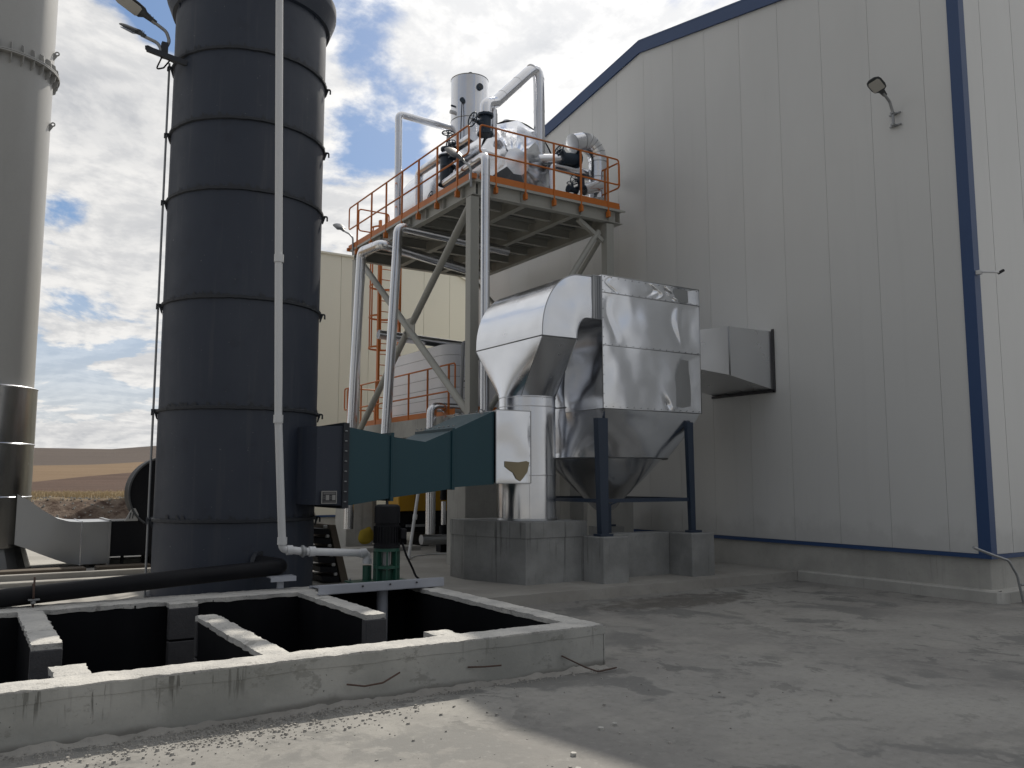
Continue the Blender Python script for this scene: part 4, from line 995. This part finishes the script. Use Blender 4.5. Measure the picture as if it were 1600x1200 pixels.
# ------------------------------------------------------------------ steel platform
PZ = 7.60; AX0, AX1, AY0, AY1 = 8.06, 11.85, 14.06, 20.25
pf = thing('steel_platform', (8.1, 14.1, SL), 'tall grey steel platform with orange guardrails carrying the silver tanks', 'platform')
def hcol(x, y, z0, z1, nm='column'):
    b = MB(); w = .19
    b.box(x, x+w, y, y+.016, z0, z1); b.box(x, x+w, y+w-.016, y+w, z0, z1); b.box(x+w/2-.006, x+w/2+.006, y+.017, y+w-.017, z0, z1); b.box(x, x+.008, y+.017, y+w-.017, z0, z1)
    return b.build(nm, 'steel', pf)
for x, y, zt in ((8.04, 14.10, 1.72), (11.42, 14.10, 1.4), (8.04, 19.95, 1.25), (11.42, 19.95, 1.25)):
    c = hcol(x, y, zt+.02, 7.27)
    MB().bbox(x-.14, x+.55, y-.10, y+.62, SL-.02, zt, .012).build('column_pedestal', 'conc', pf)
    MB().box(x-.05, x+.32, y-.05, y+.32, zt, zt+.02).build('base_plate', 'steel', c)
def ibeam(a, c, h=.24, w=.14, nm='beam', par=None):
    a, c = Vector(a), Vector(c); d = (c-a).normalized(); b = MB(); z = Vector((0, 0, 1))
    b.bar(a+z*(h/2-.007), c+z*(h/2-.007), w, .014); b.bar(a-z*(h/2-.007), c-z*(h/2-.007), w, .014); b.bar(a, c, .010, h-.03)
    return b.build(nm, 'steel', par or pf)
# deck plate and toe boards
MB().box(AX0+.01, AX1-.01, AY0+.01, AY1-.01, PZ-.012, PZ).build('deck_plate', 'steeldk', pf)
hB = .28; zc = PZ-.02-hB/2
ibeam((AX0+.08, AY0+.02, zc), (AX0+.08, AY1-.02, zc), hB, .15); ibeam((AX1-.08, AY0+.02, zc), (AX1-.08, AY1-.02, zc), hB, .15)
ibeam((AX0+.16, AY0+.08, zc), (AX1-.16, AY0+.08, zc), hB, .15); ibeam((AX0+.16, AY1-.08, zc), (AX1-.16, AY1-.08, zc), hB, .15)
ibeam((AX0+1.3, AY0+.16, zc-.0), (AX0+1.3, AY1-.16, zc), hB-.02, .14); ibeam((AX0+2.55, AY0+.16, zc), (AX0+2.55, AY1-.16, zc), hB-.02, .14)
for k in range(1, 7):
    y = AY0+(AY1-AY0)*k/7
    for xa, xb in ((AX0+.17, AX0+1.22), (AX0+1.38, AX0+2.47), (AX0+2.63, AX1-.17)): ibeam((xa, y, zc+.03), (xb, y, zc+.03), .20, .10)
for k in range(14):
    y = AY0+.3+(AY1-AY0-.6)*k/13
    MB().bar((AX0+.17, y, PZ-.045), (AX1-.17, y, PZ-.045), .05, .05).build('deck_joist', 'steel', pf)
# stiffener plates on the outer web
for k in range(8):
    y = AY0+.45+k*.8; MB().box(AX0+.01, AX0+.075, y, y+.012, zc-.12, zc+.12).build('stiffener', 'steel', pf)
for k in range(5):
    x = AX0+.4+k*.75; MB().box(x, x+.012, AY0+.01, AY0+.075, zc-.12, zc+.12).build('stiffener', 'steel', pf)
# diagonal braces
def brace(a, c, r=.075): return MB().tube([a, c], r, 14).build('brace', 'steel', pf)
xb = 8.18
c1, c2 = Vector((xb, 14.33, 7.20)), Vector((xb, 20.0, 2.75)); mid = Vector((xb, 17.0, 5.17))
brace(c1, Vector((xb, 16.92, 5.20))); brace(Vector((xb, 17.20, 5.0)), Vector((xb, 20.0, 2.80)))
brace(Vector((xb, 19.95, 7.25)), Vector((xb, 14.35, 3.0)))
gp = MB(); gp.box(xb-.01, xb+.01, 16.80, 17.28, 4.90, 5.32); gp.build('gusset_plate', 'steel', pf)
for a, c in (((11.30, 14.24, 7.10), (8.35, 14.24, 2.8)), ): brace(a, c, .06)
for a, c in (((11.55, 14.4, 7.1), (11.55, 19.9, 2.6)), ((11.55, 19.9, 7.1), (11.55, 14.4, 2.6))): brace(a, c, .05)
for a, c in (((10.75, 14.24, 7.28), (11.4, 14.24, 6.9)),): MB().bar(a, c, .10, .08).build('knee_brace', 'steel', pf)
# guardrails
def guard(nm_parent, p0, p1, posts, z, hgt=1.12, low=.55, toe=True, foot=True, r=.022, outset=(0, 0, 0)):
    """posts = distances along p0->p1"""
    p0, p1 = Vector(p0), Vector(p1); d = (p1-p0).normalized(); L = (p1-p0).length; zt = Vector((0, 0, z+hgt)); zm = Vector((0, 0, z+low))
    gr = MB(); P = rpath([p0+zm+d*.02, p0+zm, p0+zt, p1+zt, p1+zm, p1+zm-d*.02], .08, 5)
    P = rpath([p0+zm+d*(L*.5), p0+zm, p0+zt, p1+zt, p1+zm, p0+zm+d*(L*.5)], .08, 5)
    gr.tube(P, .019, 8); o = gr.build('guardrail', 'orange', nm_parent)
    for s_ in posts:
        q = p0+d*s_; MB().bar(q+Vector((0, 0, z-(.20 if foot else 0))), q+Vector((0, 0, z+hgt-.01)), .036, .032, d).build('post', 'orange', o)
        if foot: MB().bar(q+Vector((0, 0, z-.22)), q+Vector((0, 0, z-.10)), .10, .055, d).build('post_foot', 'orange', o)
    if toe: MB().bar(p0+Vector((0, 0, z+.065)), p1+Vector((0, 0, z+.065)), .008, .13).build('toe_board', 'orange', o)
    return o
guard(pf, (8.03, 14.17, 0), (8.03, 20.4, 0), [.46, 1.34, 2.21, 3.05, 3.92, 4.78, 5.67], PZ)
guard(pf, (8.20, 14.03, 0), (11.72, 14.03, 0), [.37, 1.07, 1.78, 2.48, 3.21], PZ)
guard(pf, (11.83, 14.15, 0), (11.83, 15.0, 0), [.5], PZ)
guard(pf, (8.25, 20.3, 0), (9.1, 20.3, 0), [.35, .8], PZ)
for (a, c) in (((8.03, 14.04, PZ-.03), (8.03, 20.27, PZ-.03)), ((8.05, 14.03, PZ-.03), (11.88, 14.03, PZ-.03))):
    MB().bar(a, c, .02, .05).build('edge_angle', 'steel', pf)
MB().bar((8.0, 14.0, PZ+.03), (8.10, 14.0, PZ+.03), .06, .10).build('corner_cap', 'orange', pf)
MB().bar((7.95, 20.3, PZ+.0), (8.1, 20.3, PZ+.0), .06, .08).build('corner_cap', 'orange', pf)
# ladder with cage
ld = thing('caged_ladder', (9.45, 21.0, 3.12), 'orange caged ladder rising from mezzanine to the platform', 'ladder')
LX0, LX1, LY = 9.16, 9.76, 21.0
for x in (LX0, LX1): MB().box(x-.03, x+.03, LY-.05, LY+.05, 3.12, 8.75).build('stile', 'orange', ld)
rg0 = None
for k in range(19):
    z = 3.35+.29*k
    if rg0 is None: rg0 = local(MB().cyl((0, 0, 0), .012, LX1-LX0, 8, 'x'), 'rung', 'orange', ld, (LX0, LY, z))
    else: inst(rg0, 'rung', ld, (LX0, LY, z))
def hoop(z, r=.38):
    c = Vector(((LX0+LX1)/2-.05, LY+.30, z)); P = [Vector((LX0, LY, z))]+[c+Vector((r*math.cos(R(a)), r*math.sin(R(a)), 0)) for a in range(210, -31, -15)]+[Vector((LX1, LY, z))]
    b = MB()
    for p, q in zip(P, P[1:]): b.bar(p, q, .008, .05)
    b.build('cage_hoop', 'orange', ld); return P
for z in (5.30, 6.15, 7.0, 7.75, 8.6): P = hoop(z)
for i in (2, 6, 10, 14): MB().bar((P[i].x, P[i].y, 5.28), (P[i].x, P[i].y, 8.62), .035, .012).build('cage_strap', 'orange', ld)

# ------------------------------------------------------------------ vessels on the platform
ves = thing('vertical_vessel', (9.93, 17.5, 9.3), 'upright silver cylindrical vessel with black porthole atop the platform', 'tank')
VC = Vector((9.93, 17.5, 0)); VR = .455
for z0, z1 in ((8.9, 10.40), (10.40, 11.45)):
    b = MB(); b.grid(lambda u, v, z0=z0, z1=z1: Vector((VC.x+(VR+.003*fbm((math.cos(u*6.2832)*3, math.sin(u*6.2832)*3, 1), 1))*math.cos(u*6.2832), VC.y+(VR+.003*fbm((math.cos(u*6.2832)*3, math.sin(u*6.2832)*3, 1), 1))*math.sin(u*6.2832), z0+(z1-z0)*v)), 64, 4); b.build('cladding_sheet', 'alupipe', ves)
b = MB(); b.lathe(VC, [(VR+.002, 10.385), (VR+.008, 10.40), (VR+.002, 10.415)], 48); b.build('seam_band', 'aludull', ves)
b = MB(); b.lathe(VC, [(VR, 11.45), (VR+.01, 11.47), (VR*.8, 11.52), (0, 11.56)], 48); b.build('domed_lid', 'aludull', ves)
MB().cyl((VC.x, VC.y, 11.5), .07, .12, 14).cyl((VC.x, VC.y, 11.62), .11, .03, 14).cyl((VC.x+.02, VC.y, 11.65), .05, .05, 8).build('top_nozzle', 'valve', ves)
MB().cyl((VC.x-.17, VC.y, 11.5), .025, .12, 8).build('vent_pipe', 'aludull', ves)
def onv(az, z, r=VR): a = R(az); return Vector((VC.x+r*math.cos(a), VC.y+r*math.sin(a), z)), Vector((math.cos(a), math.sin(a), 0))
p, d = onv(-88, 11.15); MB().tube([p-d*.02, p+d*.04], .085, 18).build('porthole', 'valve', ves); MB().tube([p+d*.038, p+d*.045], .05, 14).build('porthole_glass', 'glass', ves)
p, d = onv(-140, 10.78); MB().tube([p-d*.02, p+d*.07], .06, 14).build('gauge', 'valve', ves)
MB().tube(rpath([p+d*.05, p+d*.09+Vector((0, 0, -.3)), p+d*.14+Vector((0, 0, -1.0))], .1, 4), .012, 6).build('gauge_tube', 'black', ves)
p, d = onv(-175, 10.55); MB().tube([p-d*.02, p+d*.10], .05, 12).build('side_nozzle', 'pvc', ves); MB().tube([p+d*.08+Vector((0, 0, .16)), p+Vector((0, 0, .16))-d*.05], .025, 8).build('level_tap', 'valve', ves)
MB().bbox(9.62, 10.0, 16.95, 17.1, 9.22, 9.34, .01).build('bracket_box', 'navy', ves)
dr = thing('horizontal_tank', (9.97, 17.4, PZ), 'large silver horizontal tank with crumpled cone end on the platform', 'tank')
DX, DZ, DR = 9.97, 8.70, .98
b = MB(); b.grid(lambda u, v: Vector((DX+(DR+.010*fbm((u*6, v*4, 0), 1.3))*math.cos(u*6.2832), 15.35+4.1*v, DZ+(DR+.010*fbm((u*6, v*4, 0), 1.3))*math.sin(u*6.2832))), 60, 20); b.build('tank_shell', 'alusmooth', dr)
# faceted front head: gores between the shell edge and a smaller offset ring
N = 9; ra, rb_ = [], []
for k in range(N):
    a = 2*math.pi*(k+.3)/N
    ra.append(Vector((DX+DR*1.01*math.cos(a), 15.34, DZ+DR*1.01*math.sin(a))))
    rb_.append(Vector((DX-.50+.30*math.cos(a), 14.66, DZ-.28+.30*math.sin(a))))
for k in range(N):
    a0, a1, c1_, c0_ = ra[k], ra[(k+1) % N], rb_[(k+1) % N], rb_[k]; nrm = (a1-a0).cross(c0_-a0).normalized()
    if nrm.y > 0: nrm = -nrm
    b = MB(); b.grid(lambda u, v: (a0.lerp(a1, u)).lerp(c0_.lerp(c1_, u), v)+nrm*(.02*fbm((u*2+k, v*2, 0), 1.4)*min(1, min(u, 1-u, v, 1-v)*6)), 12, 12); b.build('head_gore', 'alu', dr)
MB().loft([rb_, [p+Vector((0, -.02, 0)) for p in rb_]], False, True).build('head_cap', 'alu', dr)
MB().loft([ra, [p+Vector((0, .01, 0)) for p in ra]], False, True).build('head_plate', 'alu', dr)
b = MB(); b.grid(lambda u, v: Vector((DX+DR*v*math.cos(u*6.2832), 19.45+.35*(1-v*v), DZ+DR*v*math.sin(u*6.2832))), 40, 8); b.build('rear_head', 'alu', dr)
for y in (16.0, 18.8): MB().box(DX-.8, DX+.8, y, y+.12, PZ, DZ-.55).build('saddle', 'steel', dr)
MB().cyl((9.87, 15.7, DZ+DR-.05), .09, .16, 16).build('top_nozzle', 'alupipe', dr)
MB().cyl((9.62, 15.7, DZ+DR-.1), .010, .32, 6).build('vent_rod', 'bracket', dr)

# ------------------------------------------------------------------ valves
def valve(c, axis, wheel_dir, r=.13, label='', wr=None, stem=.28, mt='valve'):
    c, ax, wd_ = Vector(c), Vector(axis).normalized(), Vector(wheel_dir).normalized(); wr = wr or r*1.15
    t = thing('gate_valve', c, label, 'valve')
    b = MB(); b.tube([c-ax*r*1.3, c-ax*r*1.1, c-ax*r*.7, c, c+ax*r*.7, c+ax*r*1.1, c+ax*r*1.3], r*.78, 14, True, True); b.build('body', mt, t)
    for s_ in (-1, 1): MB().tube([c+ax*s_*r*1.2, c+ax*s_*r*1.5], r*1.15, 18).build('flange', mt, t)
    for s_ in (-1, 1):
        bb = MB(); x, y = frame(ax)
        for k in range(8):
            q = c+ax*s_*r*1.35+(x*math.cos(k*math.pi/4)+y*math.sin(k*math.pi/4))*r*.95; bb.tube([q-ax*r*.28, q+ax*r*.28], r*.09, 5)
        bb.build('flange_bolts', mt, t)
    MB().tube([c, c+wd_*r*1.3], r*.55, 12, True, True, False, r*.35).build('bonnet', mt, t)
    MB().tube([c+wd_*r*1.2, c+wd_*(r*1.3+stem)], r*.10, 8).build('stem', 'bracket', t)
    x, y = frame(wd_)
    for s_ in (-1, 1): MB().bar(c+wd_*r*1.2+x*s_*r*.3, c+wd_*(r*1.3+stem*.75)+x*s_*r*.2, r*.10, r*.16).build('yoke_arm', mt, t)
    w = c+wd_*(r*1.3+stem*.85); wb = MB(); wb.torus(w, wr, r*.10, wd_, 24, 6)
    for k in range(5):
        a = k*2*math.pi/5; wb.tube([w, w+(x*math.cos(a)+y*math.sin(a))*wr], r*.07, 5)
    wb.tube([w-wd_*r*.12, w+wd_*r*.12], r*.2, 8); wb.build('handwheel', mt, t); return t
valve((8.78, 14.80, 9.12), (0, 0, 1), (-1, -.1, .1), .15, 'black valve with upright handwheel at the platform corner', .15, .16)
valve((11.08, 15.0, 8.93), (1, .0, .12), (-.85, -.1, .35), .17, 'big black valve with handwheel beside the silver elbow', .14, .12)
valve((11.12, 14.6, 8.28), (0, 0, 1), (-1, -.3, .0), .10, 'small black valve low behind the right guardrail', .12, .12)
valve((10.95, 14.7, 8.10), (1, 0, 0), (0, 0, 1), .08, 'low valve with flat handwheel behind the toe board', .12, .06)
valve((8.8, 16.47, 8.95), (0, 0, 1), (0, 0, 1), .15, 'dark blue valve with rising stem and flat handwheel on the left', .14, .46)
valve((8.72, 16.05, 8.95), (0, 0, 1), (-.6, -.6, .3), .11, 'middle small dark valve among the fittings behind the left guardrail', .11, .12)
valve((8.8, 16.9, 8.1), (0, 1, 0), (-1, 0, .3), .10, 'lowest left dark valve just above the toe board', .11, .12)
valve((8.8, 15.9, 8.15), (0, 0, 1), (-.8, -.5, .3), .09, 'dark valve right of the blue body near the toe board', .10, .12)
vb = thing('float_chamber', (8.8, 16.5, PZ), 'dark blue cylindrical chamber among the valves at left of platform', 'fitting')
MB().cyl((8.78, 16.5, 8.35), .15, .62, 18).build('chamber', 'valve', vb); MB().cyl((8.78, 16.5, 8.97), .19, .03, 18).build('flange', 'valve', vb); MB().cyl((8.78, 16.5, 8.32), .19, .03, 18).build('flange', 'valve', vb); MB().cyl((8.78, 16.5, PZ), .07, .72, 12).build('leg', 'valve', vb)
MB().tube(rpath([(8.78, 16.35, 8.5), (8.7, 16.1, 8.45), (8.7, 16.1, 7.7)], .08), .035, 8).build('drain_tube', 'valve', vb)

# ------------------------------------------------------------------ silver pipes
AP = 'alupipe'; G_ = 'aluminium clad pipes around the platform'
pipe('insulated_pipe', [(8.17, 15.4, 7.92), (8.17, 13.76, 8.0), (8.17, 13.76, 3.0), (8.3, 13.9, 2.55)], .088, AP, 'silver clad pipe running down in front of the near platform column', 'pipe', .13, 20, 1.0, group=G_)
pipe('insulated_pipe', [(10.6, 16.8, 7.14), (7.78, 16.85, 7.30), (7.62, 17.0, 2.6), (7.6, 17.05, 1.9)], .105, AP, 'silver clad pipe under the deck dropping left of the cross braces', 'pipe', .16, 20, 1.0, group=G_)
pipe('insulated_pipe', [(10.4, 17.9, 6.82), (7.75, 17.7, 7.10), (7.75, 18.85, 7.18), (7.66, 19.05, 2.6), (7.66, 19.1, .62)], .115, AP, 'leftmost silver clad pipe descending beside the far platform column', 'pipe', .18, 20, 1.0, group=G_)
pipe('insulated_pipe', [(9.6, 16.3, 3.30), (8.36, 16.3, 3.30), (8.36, 16.3, .62)], .105, AP, 'short silver clad pipe bending down through the mezzanine edge', 'pipe', .16, 18, .9, group=G_)
pipe('insulated_pipe', [(8.25, 17.9, 7.72), (8.24, 17.93, 10.40), (9.62, 17.93, 10.36)], .085, AP, 'tall thin silver pipe rising at left and crossing to the upright vessel', 'pipe', .13, 18, 1.0, group=G_)
pipe('insulated_pipe', [(8.80, 14.82, 9.35), (8.82, 14.86, 9.62), (9.15, 15.0, 9.78), (10.42, 15.22, 11.10), (10.44, 15.22, 8.82), (12.2, 15.22, 8.74)], .125, AP, 'tall silver pipe climbing to a high bend and dropping behind the guardrail', 'pipe', .2, 22, .8, group=G_)
pipe('insulated_pipe', [(9.12, 15.05, 9.05), (9.12, 15.05, 9.62)], .085, AP, 'short silver riser beside the corner valve', 'pipe', .1, 16, 0, group=G_)
pipe('insulated_pipe', [(10.3, 15.1, 8.78), (10.9, 15.0, 8.88)], .12, AP, 'silver pipe stub between the tank and the big black valve', 'pipe', .1, 18, 0, group=G_)
# gored big elbow
eb = thing('insulated_elbow', (11.6, 14.95, 9.3), 'fat segmented silver pipe elbow at the right end of the platform', 'pipe')
cpt = Vector((11.42, 14.95, 8.95)); P = [Vector((11.15, 14.95, 9.28)), Vector((11.42, 14.95, 9.38))]
for k in range(0, 7):
    a = R(90-k*15); P.append(Vector((11.45+.42*math.cos(a), 14.95, 8.97+.44*math.sin(a))))
P += [Vector((11.87, 14.95, 8.6)), Vector((11.87, 14.95, 8.1))]
P2 = [P[0], P[1]]+P[3:]
for a, c in zip(P2, P2[1:]):
    MB().tube([a, c], .215, 20).build('gore_segment', AP, eb)
    d = (c-a).normalized()*.008; MB().tube([a-d, a+d], .222, 20).build('gore_bead', 'aludull', eb)
pipe('insulated_pipe', [(8.78, 15.3, 9.05), (8.78, 17.9, 9.05), (8.78, 17.9, 8.0)], .10, AP, 'silver pipe running along the left guardrail behind the valves', 'pipe', .15, 18, .8, group=G_)
pipe('insulated_pipe', [(8.6, 15.0, 8.02), (8.6, 16.0, 8.02)], .11, AP, 'short fat silver pipe by the near left guardrail corner', 'pipe', .1, 18, .5, group=G_)
pipe('insulated_pipe', [(11.3, 14.75, 8.18), (11.75, 14.75, 8.36)], .13, AP, 'short silver pipe stub low behind the right guardrail', 'pipe', .1, 18, 0, group=G_)
pipe('insulated_pipe', [(10.58, 14.95, 7.62), (10.58, 14.95, 8.66), (11.2, 14.95, 8.66)], .07, AP, 'slim silver pipe standing behind the right guardrail', 'pipe', .1, 16, 0, group=G_)
pipe('insulated_pipe', [(7.98, 18.3, 5.12), (11.2, 18.3, 5.0)], .11, AP, 'silver pipe crossing level behind the cross braces', 'pipe', .1, 18, .9, group=G_)
tp = pipe('thin_grey_pipe', [(10.4, 16.4, 4.78), (9.18, 16.4, 4.78), (9.12, 16.4, 3.15)], .04, 'bracket', 'thin grey pipe with small valves in front of the boiler', 'pipe', .06, 12)
for x in (9.62, 9.85, 10.05): MB().tube([(x-.05, 16.4, 4.78), (x+.05, 16.4, 4.78)], .075, 12).build('valve_body', 'valve', tp)
MB().bar((9.3, 16.38, 4.50), (9.75, 16.38, 4.52), .10, .12).build('switch_box', 'valve', tp)
MB().tube(rpath([(9.6, 16.35, 4.5), (9.4, 16.35, 4.2), (9.18, 16.35, 3.9)], .2), .012, 6).build('signal_wire', 'black', tp)
pipe('insulated_pipe', [(8.5, 15.9, 3.02), (9.0, 16.9, 3.20), (9.3, 17.4, 3.2)], .05, AP, 'slim silver pipe lying on the mezzanine edge', 'pipe', .1, 12, 0, group=G_)

# ------------------------------------------------------------------ mezzanine, boiler, under-deck plant
mz = thing('concrete_mezzanine', (8.9, 15.6, 2.7), 'raised concrete mezzanine slab with orange guardrail under the platform', 'mezzanine')
MB().bbox(8.62, 12.2, 15.6, 22.0, 2.72, 3.12, .01).build('slab', 'conc', mz)
for x, y in ((8.75, 20.9), (11.7, 15.9), (11.7, 20.9), (9.6, 20.9)): MB().bbox(x, x+.4, y, y+.4, SL-.02, 2.715, .01).build('column', 'conc', mz)
guard(mz, (8.68, 15.85, 0), (8.68, 22.1, 0), [.28, 1.28, 2.25, 3.2, 4.15, 5.1, 6.0], 3.12, 1.1, .52, True, False)
guard(mz, (8.7, 21.95, 0), (9.6, 21.95, 0), [.1, .8], 3.12, 1.1, .52, True, False)
MB().box(8.9, 9.6, 15.66, 15.70, 3.125, 3.30).build('orange_panel', 'orange', mz)
bo = thing('boiler_casing', (10.6, 18.6, 3.12), 'pale ribbed boiler casing with rounded corner on the mezzanine', 'boiler')
fp = []
cxr, cyr, rr_ = 9.55, 17.55, .35
fp = [(9.20, 20.4)]+[(cxr-rr_*math.cos(R(a)), cyr-rr_*math.sin(R(a))) for a in range(0, 91, 10)]+[(11.1, 17.2), (11.1, 20.4)]
for k in range(7):
    z0 = 3.13+k*.25
    MB().prism([(x, y, z0) for x, y in fp], (0, 0, .240), True).build('casing_course', 'whitepaint', bo)
MB().prism([(x+(.02 if x < 10 else -.02), y+.02, 3.13) for x, y in fp], (0, 0, 1.75)).build('casing_core', 'lampgrey', bo)
bt = thing('boiler_drum', (10.9, 16.8, 3.12), 'white drum shaped boiler front right of the ribbed casing', 'boiler')
MB().cyl((10.9, 16.75, 4.25), 1.12, 1.2, 48, 'y').build('drum_shell', 'whitepaint', bt)
b = MB(); b.grid(lambda u, v: Vector((10.9+1.12*v*math.cos(u*6.2832), 16.74-.18*(1-v*v), 4.25+1.12*v*math.sin(u*6.2832))), 40, 6); b.build('front_head', 'whitepaint', bt)
MB().box(10.2, 11.6, 16.9, 17.1, 3.12, 3.5).build('saddle', 'steel', bt)
# yellow skid
ys_ = thing('yellow_generator', (9.5, 19, .5), 'yellow and black plant skid in shade under the mezzanine', 'machine')
MB().bbox(8.86, 9.30, 18.95, 19.7, 1.0, 1.95, .02).build('door_panel', 'yellow', ys_); MB().bbox(9.32, 10.5, 19.0, 19.9, 1.0, 1.95, .02).build('canopy', 'yellow', ys_)
MB().box(9.14, 9.24, 18.94, 18.955, 1.42, 1.45).build('handle', 'ink', ys_)
MB().bbox(8.9, 10.5, 19.05, 19.85, .5, .99, .02).build('engine_bay', 'black', ys_); MB().box(9.1, 9.9, 19.02, 19.05, .62, .68).build('frame_rail', 'bracket', ys_)
for x in (9.0, 9.6, 10.2): MB().box(x, x+.16, 19.1, 19.7, SL, .5).build('leg', 'black', ys_)
for i, (x, y) in enumerate(((9.20, 17.3), (9.46, 17.3))):
    p_ = thing('booster_pump', (x, y, SL), ('left', 'right')[i]+' one of two slim vertical pumps with shiny sleeve under the mezzanine', 'pump', 'vertical booster pumps')
    MB().cyl((x, y, 1.30), .075, .45, 16).build('motor', 'black', p_); MB().cyl((x, y, .75), .055, .52, 16).build('sleeve', 'alupipe', p_)
    MB().cyl((x, y, .45), .09, .28, 16).build('pump_head', 'black', p_); MB().bbox(x-.12, x+.12, y-.12, y+.12, SL, .45, .01).build('base', 'black', p_)
mf = thing('floor_manifold', (9.3, 17.0, SL), 'dusty grey horizontal pipe on a post near the floor', 'pipe')
MB().tube([(8.5, 17.0, .46), (10.4, 17.0, .42)], .11, 16).build('header', 'aludull', mf); MB().tube([(9.25, 16.95, SL), (9.25, 16.95, .36)], .05, 12).build('post', 'pvc', mf); MB().cyl((9.25, 16.95, .36), .07, .03, 14).build('post_cap', 'pvc', mf)
hs = pipe('white_hose_pipe', [(8.0, 16.1, 1.7), (7.70, 15.95, .18)], .033, 'pvc', 'white plastic pipe leaning below the teal duct', 'pipe', .05, 12, 0, (((7.87, 16.03, 1.0), (.3, .15, 1.52), .10, .045),))
tag(MB().tube(rpath([(7.70, 15.95, .17), (8.1, 16.5, .165), (8.8, 16.85, .165), (9.6, 16.2, .165)], .6, 8), .012, 6).build('white_hose', 'pvc', None, (7.7, 15.95, SL)), 'thin white hose lying on the concrete below the duct', 'hose')
# sacks and bags
def sack(c, sx, sy, sz, mt, lab, name='sack'):
    b = MB()
    def sf(u, v):
        th = 2*math.pi*u; ph = math.pi*(v-.5); cx_, cz_ = math.cos(ph), math.sin(ph)
        e = .75; sg = lambda q: math.copysign(abs(q)**e, q)
        p = Vector((sx*sg(math.cos(th))*abs(cx_)**.6, sy*sg(math.sin(th))*abs(cx_)**.6, sz*(.5+.5*sg(cz_))))
        return Vector(c)+p*(1+.12*fbm(p*3+Vector(c), 1.6))
    b.grid(sf, 22, 12); tag(b.build(name, mt, None, c), lab, 'sack')
sack((8.42, 20.0, SL), .24, .2, .48, 'sack', 'plump yellow sack standing beside the concrete pedestal')
sack((9.3, 22.3, SL+.35), .5, .35, .45, 'whitepaint', 'crumpled pale plastic bag on the crate behind the yellow sack', 'plastic_bag')
tag(MB().bbox(8.8, 9.9, 22.0, 22.7, SL, SL+.34, .02).build('crate', 'yellow', None, (9.3, 22.3, SL)), 'low yellow crate under the crumpled plastic bag', 'crate')
# leaning pallet with black blocks
pal = thing('leaning_pallet', (5.0, 13.2, SL), 'weathered pallet with black blocks leaning against the dark tower', 'pallet')
MB().hexa([(5.12, 13.0, SL), (5.24, 13.0, SL), (5.24, 13.9, SL), (5.12, 13.9, SL), (4.90, 13.0, 1.05), (5.00, 13.0, 1.05), (5.00, 13.9, 1.05), (4.90, 13.9, 1.05)]).build('side_board', 'wood', pal)
for k in range(6):
    z = SL+.03+k*.148; x = 5.12-.22*(z-SL)/.9
    MB().hexa([(x-.30, 13.02, z), (x-.02, 13.02, z-.02), (x-.02, 13.8, z-.02), (x-.30, 13.8, z), (x-.31, 13.02, z+.085), (x-.03, 13.02, z+.065), (x-.03, 13.8, z+.065), (x-.31, 13.8, z+.085)]).build('slat', 'black', pal)
    MB().bbox(x-.12, x-.06, 13.0, 13.04, z+.08, z+.13, .01).build('spacer_block', 'chim', pal)
# ridge line roof on the rear warehouse annex seen between the columns
an = thing('annex_roof', (15, 25.0, 9.0), 'sloping roof edge stepping down at right end of rear warehouse', 'roof')
MB().prism([(14.3, 25.93, 9.06), (16.2, 25.93, 8.2), (16.2, 25.93, 8.05), (14.3, 25.93, 8.9)], (0, .04, 0)).build('verge', 'cream', an)
# small debris on the yard
for i, (x, y, lab) in enumerate(((3.25, 4.35, 'small stone at the lower middle edge of the sunlit patch'), (3.40, 4.60, 'pebble just above the small stone by the sunlit patch'), (3.9, 4.95, 'left pebble of the pair on the shaded yard'), (4.05, 4.98, 'right pebble of the pair on the shaded yard'))):
    b = MB(); b.loft([[(x+.022*math.cos(k)*random.uniform(.8, 1.2), y+.022*math.sin(k)*random.uniform(.8, 1.2), z) for k in (0, 1.2, 2.5, 3.8, 5)] for z in (0, .02)], False); tag(b.build('stone', 'conc', None, (x, y, 0)), lab, 'stone')
# render settings
S.render.engine = 'CYCLES'
